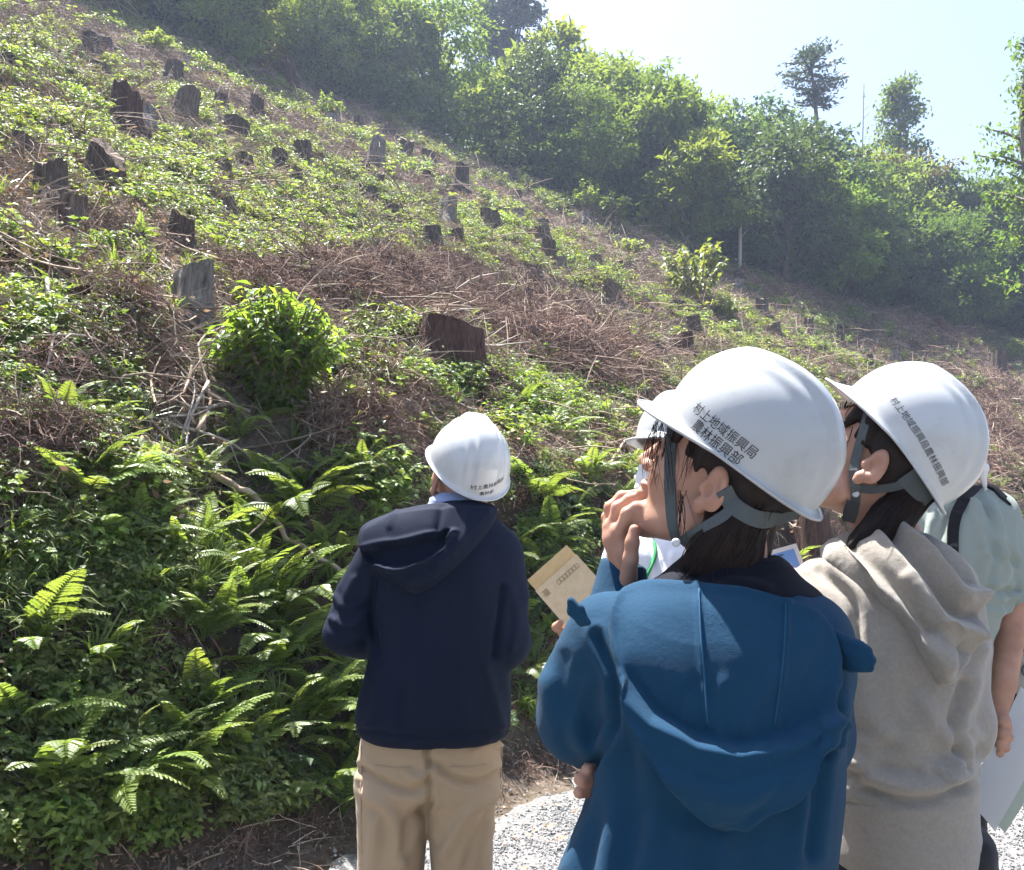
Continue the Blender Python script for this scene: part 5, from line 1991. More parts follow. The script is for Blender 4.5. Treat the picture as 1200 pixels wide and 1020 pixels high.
lo = np.array([P(600, 900, 1.2)[0] - .02, 1.03, P(800, 1190, 1.2)[2]]); hi = np.array([P(1030, 900, 1.2)[0] + .02, 1.47, P(800, 640, 1.2)[2]])
def cut1(p, d):
    # open cuff and collar
    return smax(d, -caps(p, P(733, 655, 1.335), P(731, 640, 1.335), .028), .006)
v, q = jacket_mesh(rows, limbs, .0046, lo, hi, .03, 2.3, cut1)
v = relax(v, q, 2, .5)
FOLD1 = [
    ([(700, 745), (720, 800), (718, 860), (700, 895)], 6, -.010),
    ([(712, 860), (700, 940), (668, 1020)], 9, .007), ([(722, 870), (716, 950), (708, 1030)], 10, .006), ([(735, 880), (742, 960), (735, 1040)], 14, -.006),
    ([(975, 830), (962, 900), (950, 1000)], 8, -.008), ([(985, 800), (975, 850), (968, 880)], 7, -.006), ([(940, 940), (930, 1020)], 12, .005),
    ([(640, 800), (660, 850), (700, 880)], 12, .004), ([(660, 770), (655, 830), (664, 880)], 8, -.003), ([(690, 800), (676, 850), (690, 885)], 8, .004),
    ([(800, 980), (790, 1050)], 16, .006), ([(880, 985), (890, 1050)], 16, -.005), ([(770, 960), (745, 1040)], 12, .005), ([(845, 985), (840, 1060)], 14, .005)]
v = fold(v, q, FOLD1)
v = wrinkle(v, q, .0028, 6, 3, (1, 1, .5))
v = wrinkle(v, q, .0011, 17, 23, (1.2, 1.2, .6))
v = relax(v, q, 1, .4)
jk1 = link('jacket', new_mesh('jacket', v, q, M['blue'], True), w1)
jb1 = BVHTree.FromPolygons(v.tolist(), q.tolist())
HOOD1 = [(714, 722), (722, 704), (742, 693), (790, 688), (850, 692), (905, 702), (948, 716), (968, 735), (979, 765), (979, 800), (969, 836), (955, 880), (915, 932), (880, 960), (850, 972), (822, 958), (792, 920), (760, 868), (738, 818), (724, 780), (715, 748)]
UP1 = [(700, 735), (725, 785), (770, 836), (815, 862), (860, 870), (915, 862), (960, 838), (998, 795)]


def bulge1(px, py, sd):
    up = np.interp(px, [a for a, _ in UP1], [b for _, b in UP1])
    low = 1 / (1 + np.exp(-(py - up) / 2.2))
    t = np.clip((py - up) / 95, 0, 1)
    b = low * (.014 + .016 * np.sin(np.pi * np.clip(t, 0, 1)) ** .8)
    b += .007 * np.exp(-((py - up - 7) / 6.5) ** 2)
    for line, w, h in [([(818, 690), (820, 760), (828, 850)], 3.0, .0045), ([(921, 705), (915, 780), (906, 850)], 3.0, .0035), ([(741, 790), (790, 846), (850, 868), (930, 862)], 5, -.003),
                       ([(760, 700), (770, 760), (800, 830)], 22, .004), ([(870, 700), (868, 770), (862, 840)], 26, .0035), ([(905, 790), (880, 830), (870, 858)], 8, .004), ([(960, 760), (935, 810), (920, 850)], 10, -.003),
                       ([(800, 905), (850, 930), (905, 905)], 12, .004), ([(770, 870), (830, 905), (900, 890), (960, 850)], 7, -.003), ([(905, 900), (880, 935), (862, 960)], 6, -.003),
                       ([(790, 840), (800, 815), (815, 800)], 6, -.003), ([(840, 860), (835, 830), (845, 800)], 7, .003)]:
        l2 = smooth_curve(np.array([(a, c, 0) for a, c in line], float), 16)[:, :2]
        b += h * np.exp(-(seg_dist(px, py, l2) / w) ** 2)
    return b


hv, hq = layer(v, q, HOOD1, .009, .004, 6, bulge1)
hv = wrinkle(hv, hq, .0016, 13, 29, (.7, .7, 1.2))
for _ in range(2): hv = relax(hv, hq, 1, .25)
link('hood', new_mesh('hood', hv, hq, M['blue'], True), jk1)
# hem stitching seams raised as thin cords, and the two hood-edge tabs
b = MB()
def cord_on(bv, line, r, Yg, mat_b, off=.001):
    l2 = smooth_curve(np.array([(a, c, 0) for a, c in line], float), 30)[:, :2]
    pts = []
    for a, c in l2:
        h = bv.ray_cast(vec(CAM), vec(nrm(ray(a, c))), 4)
        if h[0] is not None and abs(h[0].y - Yg) < .3: pts.append(np.array(h[0]) - nrm(ray(a, c)) * off)
    if len(pts) > 6:
        pts = np.array(pts)
        for _ in range(6): pts[1:-1] = .5 * pts[1:-1] + .25 * (pts[:-2] + pts[2:])
    if len(pts) > 3: mat_b.tube(np.array(pts), r, 5, .5, True)
hb = BVHTree.FromPolygons(hv.tolist(), hq.tolist())
cord_on(hb, [(819, 690), (821, 740), (826, 800), (829, 848)], .0011, 1.1, b)
cord_on(hb, [(921, 707), (918, 770), (908, 848)], .0009, 1.1, b)
M['blue_seam'] = cloth_mat('blue_seam', (0.009, 0.075, 0.15), .85, 1100, .3, .1, .05)
if b.n: link('seam', b.mesh('seam', M['blue_seam'], True), jk1)


def flap(name, pts, thick, mat, parent, bend=None):
    """a small loose piece of cloth: outline points in space, thickened and softly bent"""
    pts = np.asarray(pts, float); c = pts.mean(0); n = nrm(np.cross(pts[1] - pts[0], pts[2] - pts[0]))
    k = len(pts); rings = []
    for f, o in ((1.0, 0), (.93, thick), (.55, thick * 1.25)):
        rings.append(c + (pts - c) * f + n * o)
    rings2 = [c + (pts - c) * f - n * o for f, o in ((.93, thick * .6), (.5, thick * .6))]
    V = np.concatenate(rings + rings2 + [[c + n * thick * 1.3], [c - n * thick * .6]])
    F = []
    def band(a, b_):
        for j in range(k): F.append((a * k + j, a * k + (j + 1) % k, b_ * k + (j + 1) % k, b_ * k + j))
    band(0, 1); band(1, 2); band(3, 0); band(4, 3)
    for j in range(k):
        F.append((2 * k + j, 2 * k + (j + 1) % k, 5 * k)); F.append((4 * k + (j + 1) % k, 4 * k + j, 5 * k + 1))
    me = new_mesh(name, V, F, mat, True)
    return link(name, me, parent)


def cloth_loop(name, chains, parent, mat, k=.009, res=.0025):
    pts = np.concatenate([np.array(c[0]) for c in chains])
    def fn(p):
        d = None
        for pt, rd in chains:
            q_ = chain(p, pt, rd); d = q_ if d is None else smin(d, q_, k)
        return d
    v, q = sdf_mesh(fn, pts.min(0) - .03, pts.max(0) + .03, res)
    v = wrinkle(v, q, .0022, 38, 6)
    return link(name, new_mesh(name, relax(v, q, 1, .3), q, M[mat], True), parent)


cloth_loop('hood_tab', [(PP([(668, 706, 1.155), (669, 717, 1.155), (682, 731, 1.15)]), [.003, .0042, .004]), (PP([(669, 705, 1.152), (681, 713, 1.148), (690, 730, 1.145)]), [.003, .0035, .004])], jk1, 'blue')
cloth_loop('hood_tab', [(PP([(974, 742, 1.14), (994, 755, 1.127), (1006, 758, 1.118), (1017, 762, 1.112)]), [.006, .0065, .0062, .0055]), (PP([(978, 758, 1.138), (998, 768, 1.122), (1008, 770, 1.116), (1021, 773, 1.11)]), [.0065, .0065, .0062, .0055]),
                        (PP([(980, 775, 1.138), (998, 782, 1.124), (1008, 782, 1.116), (1020, 784, 1.111)]), [.0065, .006, .0055, .0045])], jk1, 'blue', .006)


# dark collar of the layer below
def fcol(p):
    a = P(845, 655, 1.245); b_ = P(848, 705, 1.235)
    d = loft(p, [prow(640, 803, 902, 1.255, .058), prow(655, 796, 920, 1.25, .066), prow(675, 775, 935, 1.235, .078), prow(695, 738, 962, 1.225, .088), prow(715, 720, 970, 1.22, .09)], 2.2)
    return smax(d, -(loft(p, [prow(630, 812, 893, 1.258, .050), prow(655, 812, 905, 1.252, .056), prow(675, 812, 905, 1.25, .056)], 2.2)), .008)
v2, q2 = sdf_mesh(fcol, [P(700, 700, 1.2)[0], 1.1, P(800, 725, 1.2)[2]], [P(990, 700, 1.2)[0], 1.36, P(800, 620, 1.26)[2]], .005)
v2 = fold(v2, q2, [([(800, 672), (850, 668), (915, 660)], 5, .004), ([(840, 690), (860, 680), (900, 690)], 6, .003)])
link('collar', new_mesh('collar', v2, q2, M['dark_navy'], True), w1)
add_legs(w1, [(.02, P(780, 700, 1.2)[0], 1.2, .05, .06), (.45, P(775, 700, 1.2)[0], 1.2, .07, .075), (.85, P(765, 700, 1.2)[0], 1.2, .085, .10)],
         [(.02, P(880, 700, 1.2)[0], 1.22, .05, .06), (.45, P(875, 700, 1.2)[0], 1.22, .07, .075), (.85, P(885, 700, 1.2)[0], 1.2, .085, .10)],
         [(.78, P(825, 700, 1.2)[0], 1.2, .16, .11), (1.0, P(825, 700, 1.2)[0], 1.2, .14, .10)], 'black_cloth', res=.012)


# hair: bob under the helmet
def hair1(p):
    l = fr1.l(p)
    d = ell(l, (-.010, 0, .045), (.099, .083, .092))
    d = smax(d, (l[:, 0] - .050 + np.clip(-(l[:, 2] - .02), 0, 1) * 1.0), .012)
    d = smax(d, -(ell(l, (.03, .075, -.035), (.045, .05, .055))), .008)
    d = smax(d, -(ell(l, (.03, -.075, -.035), (.045, .05, .055))), .008)
    d = smax(d, -(l[:, 2] + .02), .01)
    n = None
    for a, b_, ra, rb in [((862, 598, 1.20), (858, 672, 1.21), .040, .034), ((842, 628, 1.185), (822, 668, 1.19), .024, .017), ((884, 590, 1.25), (872, 662, 1.25), .036, .03),
                          ((850, 610, 1.28), (840, 670, 1.28), .040, .033), ((826, 640, 1.185), (806, 664, 1.20), .014, .010)]:
        c = caps(p, P(*a), P(*b_), ra, rb); n = c if n is None else smin(n, c, .02)
    d = smin(d, n, .015)
    for s in (-1, 1):   # the lock in front of the ear and the fringe at the temple
        d = smin(d, caps(l, (.030, .078 * s, .070), (.018, .079 * s, .012), .014, .004), .008)
        d = smin(d, caps(l, (.062, .060 * s, .070), (.066, .058 * s, .030), .016, .006), .01)
    return d
v, q = sdf_mesh(hair1, fr1.O - .2, fr1.O + .2, .0034)
v = v + vnorm(v, q) * (.0016 * noise3(v @ fr1.R * np.array([1, 1, .25]), 90, 2))[:, None]
hr1 = link('hair', new_mesh('hair', v, q, M['hair'], True), w1)
hb1 = BVHTree.FromPolygons(v.tolist(), q.tolist())
b = strands(hb1, PP([(838, 608, 1.16), (870, 600, 1.17), (902, 596, 1.2)]), PP([(800, 676, 1.185), (840, 692, 1.175), (884, 682, 1.19)]), 260, .0008, 1, .001)
link('strand', b.mesh('strand', M['hair'], True), hr1)
b = strands(None, PP([(768, 492, 1.25), (776, 494, 1.24), (786, 500, 1.22)]), PP([(752, 556, 1.245), (760, 560, 1.235), (774, 586, 1.21)]), 20, .0004, 2, 0, .002)
b2 = strands(None, PP([(772, 494, 1.235), (790, 505, 1.21)]), PP([(782, 590, 1.195), (790, 575, 1.18)]), 10, .0004, 3, 0, .002)
b3 = strands(None, PP([(764, 500, 1.25), (770, 497, 1.245)]), PP([(755, 545, 1.25), (776, 590, 1.205)]), 10, .0004, 4, 0, .003)
b4 = strands(None, PP([(808, 520, 1.19), (826, 535, 1.19)]), PP([(798, 575, 1.172), (808, 556, 1.172)]), 8, .0004, 5, 0, .003)
b5 = strands(None, PP([(797, 580, 1.172), (800, 576, 1.172)]), PP([(799, 624, 1.175), (806, 634, 1.175)]), 8, .0006, 6, 0, .003)
for bb in (b, b2, b3, b4, b5): link('strand', bb.mesh('strand', M['hair'], True), hr1)
hel1, hbv1 = helmet(w1, fr1, 'shell_pearl', [('村上地域振興局', (815, 476), (886, 533), 1.15), ('農林振興部', (814, 496), (868, 541), 1.15)], 2, (.0, 0, .0))


bh1 = merged(body1, hb1)
for line, w in [([(788, 497), (785, 540), (786, 590), (789, 618), (794, 634)], 13), ([(864, 584), (850, 603), (824, 619), (797, 636)], 12), ([(848, 574), (860, 593), (886, 608), (910, 609)], 20), ([(908, 609), (926, 604), (946, 590)], 16)]:
    link('strap', strap_on(bh1, line, w, 1.17).mesh('strap', M['strap']), hel1)
def button(px, py, Y, r, parent, nm='button', mt='button'):
    c = P(px, py, Y); d = nrm(CAM - c)
    b = MB(); b.tube(np.array([c - d * .003, c + d * .001, c + d * .0028, c + d * .0034]), [r, r, r * .85, r * .3], 16, .5, True)
    link(nm, b.mesh(nm, M[mt], True), parent)
hb_ = bh1.ray_cast(vec(CAM), vec(nrm(ray(792, 636))), 3)
button(792, 636, (hb_[0].y if hb_[0] is not None and hb_[0].y < 1.3 else 1.18) - .006, .0055, hel1)
own(w1)

# =================================================================== woman in the grey hoodie
w2 = thing('person', 'woman in heather grey hoodie and black trousers, helmet tipped far back, seen from behind', 'person', (P(1040, 690, 1.5)[0], 1.5, .012))
fr2 = Frame(*head_frame(152, 38, 4, (1015, 541), 1.455), 1.0)
neck2 = P(1048, 650, 1.53)
hand2 = [(PP([(985, 740, 1.72), (955, 700, 1.72), (938, 678, 1.72)]), [.024, .027, .02]), (PP([(945, 682, 1.71), (930, 672, 1.705), (918, 672, 1.71)]), [.01, .009, .008]),
         (PP([(940, 690, 1.72), (922, 684, 1.725), (912, 684, 1.73)]), [.01, .009, .008]), (PP([(945, 698, 1.73), (926, 696, 1.735), (916, 697, 1.735)]), [.009, .0085, .0075])]
rows = [prow(632, 1005, 1085, 1.54, .055), prow(648, 975, 1112, 1.53, .075), prow(668, 948, 1130, 1.52, .095), prow(700, 938, 1140, 1.51, .108), prow(760, 938, 1138, 1.5, .118), prow(820, 948, 1132, 1.5, .12),
        prow(880, 958, 1132, 1.5, .122), prow(922, 960, 1134, 1.5, .126), prow(936, 964, 1132, 1.5, .122), prow(946, 966, 1134, 1.5, .122), prow(1000, 968, 1142, 1.5, .122), prow(1012, 970, 1140, 1.5, .115)]
limbs = [(PP([(1098, 690, 1.51), (1121, 760, 1.5), (1124, 850, 1.5)]), [.050, .049, .046]), (PP([(1124, 850, 1.5), (1110, 858, 1.62), (1060, 840, 1.78)]), [.048, .045, .036]),
         (PP([(965, 695, 1.52), (940, 790, 1.58)]), [.054, .048]), (PP([(940, 790, 1.58), (975, 748, 1.70)]), [.048, .036])]
v, q = build_body(w2, [head_piece(fr2, neck2, .047, .0026), hand_piece(hand2, .004)], rows, limbs, 0.0028)
body2 = BVHTree.FromPolygons(v.tolist(), q.tolist())
lo = np.array([P(870, 900, 1.5)[0], 1.3, P(1000, 1015, 1.5)[2] - .02]); hi = np.array([P(1190, 900, 1.5)[0] + .03, 1.86, P(1000, 610, 1.55)[2]])
v, q = jacket_mesh(rows, limbs, .0052, lo, hi, .03, 2.3)
v = relax(v, q, 2, .5)
FOLD2 = [([(960, 668), (995, 700), (1004, 730), (1003, 770)], 6, -.009), ([(975, 665), (1010, 705), (1022, 760)], 10, .006), ([(945, 690), (965, 700), (985, 728)], 8, .006),
         ([(990, 880), (1040, 918), (1100, 920), (1132, 890)], 9, .011), ([(1000, 850), (1060, 888), (1120, 880)], 10, -.006), ([(975, 915), (1030, 900), (1075, 905)], 7, -.006), ([(1010, 925), (1070, 938), (1132, 922)], 6, -.008),
         ([(1100, 900), (1120, 915), (1136, 905)], 5, .007), ([(1078, 820), (1105, 860), (1132, 872)], 9, .006), ([(1130, 800), (1118, 850), (1132, 900)], 6, -.010), ([(1150, 760), (1140, 810), (1128, 840)], 8, .006),
         ([(1148, 862), (1135, 850), (1120, 856)], 6, .006), ([(1150, 880), (1140, 890), (1125, 885)], 5, -.005), ([(1090, 760), (1098, 810), (1085, 850)], 14, .005), ([(1000, 780), (1020, 850), (1010, 900)], 16, .005),
         ([(966, 939), (1050, 944), (1133, 939)], 3.0, -.004), ([(1100, 650), (1125, 690), (1150, 760)], 12, .004), ([(985, 860), (1010, 870), (1040, 860)], 8, .005)]
v = fold(v, q, FOLD2)
v = wrinkle(v, q, .0034, 7, 8, (1, 1, .8))
v = wrinkle(v, q, .0014, 16, 28)
v = relax(v, q, 1, .35)
jk2 = link('hoodie', new_mesh('hoodie', v, q, M['grey'], True), w2)
HOOD2 = [(962, 652), (985, 638), (1010, 626), (1042, 622), (1075, 630), (1105, 645), (1128, 668), (1141, 700), (1143, 735), (1132, 768), (1112, 798), (1100, 802), (1090, 785), (1072, 752), (1050, 722), (1022, 696), (995, 676)]


def bulge2(px, py, sd):
    b = .016 * np.clip(sd / 25, 0, 1)
    for line, w, h in [([(1040, 640), (1075, 680), (1105, 720), (1140, 722)], 6, -.012), ([(1052, 636), (1085, 668), (1112, 700), (1140, 702)], 8, .014), ([(1020, 640), (1060, 690), (1095, 735), (1138, 742)], 8, .012),
                       ([(1000, 650), (1045, 695), (1085, 745), (1125, 765)], 6, -.006), ([(985, 655), (1030, 695), (1072, 745), (1100, 780)], 8, .007), ([(1075, 640), (1100, 665), (1128, 690)], 6, -.007),
                       ([(1005, 632), (1030, 655), (1050, 682)], 5, -.006), ([(1092, 740), (1098, 770), (1102, 795)], 7, .006), ([(1115, 745), (1110, 775), (1104, 795)], 6, -.004)]:
        l2 = smooth_curve(np.array([(a, c, 0) for a, c in line], float), 16)[:, :2]
        b += 1.5 * h * np.exp(-(seg_dist(px, py, l2) / w) ** 2)
    return b


hv, hq = layer(v, q, HOOD2, .012, .005, 6, bulge2)
hv = relax(hv, hq, 2, .3)
link('hood', new_mesh('hood', hv, hq, M['grey'], True), jk2)
def pxx(px, Y): return P(px, 700, Y)[0]
add_legs(w2, [(.02, pxx(1015, 1.5), 1.48, .05, .06), (.45, pxx(1012, 1.5), 1.49, .068, .075), (.86, pxx(1010, 1.5), 1.5, .085, .10)],
         [(.02, pxx(1098, 1.5), 1.5, .05, .06), (.45, pxx(1098, 1.5), 1.5, .068, .075), (.86, pxx(1098, 1.5), 1.5, .085, .10)],
         [(.78, pxx(1054, 1.5), 1.5, .125, .105), (.97, pxx(1057, 1.5), 1.5, .122, .105)], 'black_cloth', res=.011)


def hair2(p):
    l = fr2.l(p)
    d = ell(l, (-.010, 0, .045), (.099, .083, .092))
    d = smax(d, (l[:, 0] - .046 + np.clip(-(l[:, 2] - .02), 0, 1) * 1.2), .012)
    for s in (-1, 1):
        d = smax(d, -(ell(l, (.025, .075 * s, -.03), (.045, .05, .05))), .008)
    d = smax(d, -(l[:, 2] + .02), .01)
    n = None
    for a, b_, ra, rb in [((1072, 575, 1.52), (1040, 628, 1.50), .030, .026), ((1040, 600, 1.475), (1002, 640, 1.47), .020, .013), ((1060, 585, 1.49), (1022, 632, 1.48), .026, .02), ((1060, 575, 1.58), (1035, 630, 1.57), .03, .025)]:
        c = caps(p, P(*a), P(*b_), ra, rb); n = c if n is None else smin(n, c, .02)
    d = smin(d, n, .015)
    for s in (-1, 1):
        d = smin(d, caps(l, (.032, .075 * s, .058), (.020, .079 * s, .020), .012, .005), .008)
        d = smin(d, caps(l, (.058, .058 * s, .060), (.064, .060 * s, .032), .013, .007), .01)
    return d
v, q = sdf_mesh(hair2, fr2.O - .2, fr2.O + .2, .004)
v = v + vnorm(v, q) * (.0016 * noise3(v @ fr2.R * np.array([1, 1, .25]), 90, 2))[:, None]
hr2 = link('hair', new_mesh('hair', v, q, M['hair'], True), w2)
hb2 = BVHTree.FromPolygons(v.tolist(), q.tolist())
b = strands(hb2, PP([(1046, 585, 1.46), (1078, 572, 1.5)]), PP([(992, 648, 1.47), (1040, 640, 1.46)]), 200, .0009, 7, .001)
link('strand', b.mesh('strand', M['hair'], True), hr2)
b = strands(None, PP([(990, 470, 1.53), (1008, 480, 1.50)]), PP([(974, 535, 1.50), (990, 530, 1.485)]), 40, .0007, 8, 0, .004)
link('strand', b.mesh('strand', M['hair'], True), hr2)
hel2, hbv2 = helmet(w2, fr2, 'shell_white', [('村上地域振興局農林振興部', (1046, 467), (1108, 568), 1.05)], 9, (-.006, 0, .004))
bh2 = merged(body2, hb2)
for line, w in [([(1019, 478), (1010, 512), (1001, 548), (1003, 575), (1002, 592)], 11), ([(1075, 560), (1050, 570), (1022, 574), (1004, 572)], 10), ([(1062, 556), (1076, 572), (1092, 584)], 24)]:
    link('strap', strap_on(bh2, line, w, 1.46).mesh('strap', M['strap']), hel2)
hb_ = bh2.ray_cast(vec(CAM), vec(nrm(ray(1003, 578))), 3)
yb = (hb_[0].y if hb_[0] is not None and hb_[0].y < 1.6 else 1.47)
button(1003, 579, yb - .006, .0055, hel2)
b = MB(); c = PP([(1000, 588, yb - .005), (997, 600, yb - .004), (994, 612, yb - .003)])
b.tube(np.array(c), [.0095, .0115, .0095], 4, .5, True, .35, up=nrm(CAM - c[1]))
link('buckle', b.mesh('buckle', M['buckle']), hel2)
own(w2)

# =================================================================== man in the navy jacket
m3 = thing('person', 'man in navy hooded jacket and khaki trousers looking up the slope, white helmet', 'person', (P(510, 690, 2.4)[0], 2.4, .012))
fr3 = Frame(*head_frame(112, 27, 5, (507, 563), 2.42, 1, 1.04), 1.04)
neck3 = P(533, 608, 2.42)
hand3 = [(PP([(428, 752, 2.5), (440, 742, 2.54), (450, 738, 2.56)]), [.024, .026, .02]), (PP([(446, 744, 2.53), (436, 735, 2.52), (430, 730, 2.52)]), [.011, .0095, .008]),
         (PP([(448, 738, 2.55), (438, 728, 2.55), (433, 724, 2.55)]), [.011, .0095, .008])]
rows = [prow(596, 505, 568, 2.42, .075), prow(604, 480, 580, 2.42, .085), prow(615, 455, 592, 2.42, .10), prow(632, 438, 600, 2.41, .112), prow(660, 436, 600, 2.4, .12), prow(700, 440, 596, 2.4, .122), prow(745, 440, 596, 2.4, .122),
        prow(790, 428, 597, 2.4, .125), prow(825, 418, 598, 2.4, .13), prow(848, 416, 599, 2.4, .13), prow(862, 424, 594, 2.4, .12), prow(868, 427, 590, 2.4, .112)]
limbs = [(PP([(450, 645, 2.4), (415, 700, 2.39), (406, 741, 2.37)]), [.058, .052, .050]), (PP([(406, 741, 2.37), (420, 752, 2.46), (432, 748, 2.5)]), [.050, .042, .034]),
         (PP([(586, 652, 2.4), (596, 700, 2.39), (597, 752, 2.38)]), [.056, .050, .047]), (PP([(597, 752, 2.38), (575, 740, 2.55), (550, 725, 2.62)]), [.047, .042, .035])]
v, q = build_body(m3, [head_piece(fr3, neck3, .056, .004), hand_piece(hand3, .004)], rows, limbs, 0.0045)
lo = np.array([P(370, 700, 2.4)[0], 2.18, P(500, 878, 2.4)[2]]); hi = np.array([P(640, 700, 2.4)[0], 2.72, P(500, 580, 2.42)[2]])
v, q = jacket_mesh(rows, limbs, .0068, lo, hi, .035, 2.4)
v = relax(v, q, 2, .5)
v = fold(v, q, [([(440, 680), (437, 720), (444, 770)], 4, -.012), ([(588, 690), (583, 730), (580, 770)], 4, -.010), ([(392, 700), (405, 712), (425, 705)], 4, .006), ([(388, 725), (405, 735), (428, 725)], 4, .007), ([(395, 755), (410, 748), (430, 752)], 3, -.005),
                 ([(420, 855), (505, 864), (596, 858)], 3, -.006), ([(450, 790), (440, 830), (432, 850)], 7, .006), ([(570, 780), (580, 820), (588, 850)], 6, .006), ([(500, 690), (505, 760), (500, 840)], 14, .005),
                 ([(540, 800), (545, 850)], 8, .005), ([(475, 810), (470, 850)], 7, -.005), ([(600, 690), (606, 730), (600, 760)], 5, .004), ([(415, 680), (402, 705), (395, 730)], 5, .005)])
v = wrinkle(v, q, .0038, 6, 12, (1, 1, .6))
v = wrinkle(v, q, .0022, 15, 22, (1.2, 1.2, .6))
v = relax(v, q, 1, .35)
jk3 = link('jacket', new_mesh('jacket', v, q, M['navy'], True), m3)
HOOD3 = [(424, 640), (430, 622), (455, 610), (490, 600), (525, 594), (560, 595), (580, 603), (572, 622), (548, 650), (520, 676), (492, 694), (475, 690), (452, 676), (434, 660)]


def bulge3(px, py, sd):
    b = .028 * np.clip(sd / 12, 0, 1)
    o = inside(px, py, [(430, 650), (455, 644), (490, 640), (528, 628), (522, 645), (500, 660), (470, 665), (445, 662)])
    b = np.where(o, b - .028, b)
    for line, w, h in [([(427, 648), (445, 662), (475, 668), (505, 656), (530, 632)], 3.2, .016), ([(432, 644), (470, 640), (510, 632)], 2.5, .006), ([(520, 604), (516, 620), (512, 634)], 4, -.006), ([(470, 612), (466, 625)], 4, .005), ([(545, 612), (540, 636), (515, 664)], 6, .006)]:
        l2 = smooth_curve(np.array([(a, c, 0) for a, c in line], float), 16)[:, :2]
        b += h * np.exp(-(seg_dist(px, py, l2) / w) ** 2)
    return b


hv, hq = layer(v, q, HOOD3, .012, .006, 4, bulge3)
hv = relax(hv, hq, 1, .3)
link('hood', new_mesh('hood', hv, hq, M['navy'], True), jk3)
def towel3(p):
    d = loft(p, [prow(577, 507, 560, 2.42, .066), prow(588, 503, 566, 2.42, .075), prow(603, 492, 574, 2.42, .085)], 2.2)
    return d
v2, q2 = sdf_mesh(towel3, [P(470, 600, 2.4)[0], 2.3, P(500, 612, 2.4)[2]], [P(600, 600, 2.4)[0], 2.55, P(500, 565, 2.42)[2]], .006)
v2 = fold(v2, q2, [([(505, 585), (530, 590), (565, 585)], 3, .004), ([(500, 598), (535, 600), (570, 594)], 2.5, -.004)])
link('neck_towel', new_mesh('neck_towel', v2, q2, M['pale_blue'], True), m3)
xm = lambda px: P(px, 900, 2.42)[0]
zp = lambda py: P(500, py, 2.42)[2]
add_legs(m3, [(.03, xm(455), 2.42, .062, .075), (.3, xm(456), 2.42, .078, .085), (zp(1020), xm(459), 2.42, .082, .092), (zp(960), xm(460), 2.42, .088, .10), (zp(915), xm(462), 2.42, .090, .108)],
         [(.03, xm(545), 2.44, .062, .075), (.3, xm(544), 2.44, .074, .085), (zp(1020), xm(541), 2.43, .076, .092), (zp(960), xm(541), 2.42, .084, .10), (zp(915), xm(541), 2.42, .090, .108)],
         [(zp(928), xm(503), 2.42, .175, .105), (zp(905), xm(503), 2.42, .180, .115), (zp(870), xm(505), 2.42, .176, .115), (zp(845), xm(506), 2.42, .168, .11)], 'khaki', .015,
         [([(422, 902), (445, 915), (480, 928), (500, 918)], 5, -0.0140), ([(590, 905), (560, 918), (530, 912), (508, 895)], 5, -0.0140), ([(500, 872), (503, 910), (505, 940)], 4, -0.0200), ([(475, 905), (490, 912), (508, 900)], 4, 0.0120),
          ([(430, 930), (460, 960), (470, 1010)], 7, 0.0120), ([(500, 945), (480, 965), (470, 1000)], 6, -0.0100), ([(580, 930), (545, 960), (520, 1000)], 7, 0.0120), ([(575, 950), (555, 990), (545, 1020)], 6, -0.0100), ([(440, 960), (435, 1020)], 7, 0.0100),
          ([(555, 880), (575, 872), (588, 874)], 3, 0.0100)], .0075)
tr = [o for o in m3.children if o.name.startswith('trousers')][0]
tbv = BVHTree.FromPolygons([v.co[:] for v in tr.data.vertices], [tuple(p.vertices) for p in tr.data.polygons])
for ln in ([(440, 897), (462, 900), (484, 900)], [(526, 899), (548, 899), (570, 896)], [(503, 866), (504, 890), (505, 915)], [(424, 875), (423, 930), (424, 1000)], [(588, 875), (586, 930), (580, 1000)]):
    b = MB(); cord_on(tbv, ln, .0022, 2.35, b, .0006)
    if b.n: link('seam', b.mesh('seam', M['khaki'], True), tr)
hel3, hbv3 = helmet(m3, fr3, 'shell_white', [('村上農林振興部', (551, 571), (590, 560), 1.0), ('農林部', (562, 579), (578, 575), 1.0)], 0, (0, 0, 0))
own(m3)

# =================================================================== person in the sage shirt
p4 = thing('person', 'person in sage green shirt with rolled sleeve beside the grey hoodie, mostly hidden', 'person', (P(1118, 690, 2.0)[0], 2.0, .012))
fr4 = Frame(*head_frame(100, 5, 0, (1088, 505), 2.02), .95)
fr4.O = P(1092, 520, 2.02)
neck4 = P(1110, 590, 2.02)
hand4 = [(PP([(1182, 700, 1.985), (1184, 740, 1.98), (1176, 800, 1.955), (1171, 832, 1.95)]), [.031, .029, .025, .021]), (PP([(1171, 832, 1.95), (1172, 848, 1.945), (1172, 862, 1.945)]), [.021, .024, .022]),
         (PP([(1168, 842, 1.935), (1176, 846, 1.91), (1180, 852, 1.915), (1176, 857, 1.925)]), [.0115, .0105, .0095, .0085]), (PP([(1167, 855, 1.935), (1176, 860, 1.908), (1181, 864, 1.915), (1176, 868, 1.925)]), [.0115, .0105, .0095, .0085]),
         (PP([(1166, 866, 1.937), (1173, 872, 1.912), (1178, 876, 1.918), (1173, 879, 1.93)]), [.011, .010, .009, .008]), (PP([(1166, 876, 1.94), (1170, 883, 1.92), (1173, 886, 1.925)]), [.0095, .009, .008]),
         (PP([(1178, 836, 1.95), (1186, 850, 1.945), (1186, 862, 1.94)]), [.013, .011, .0095])]
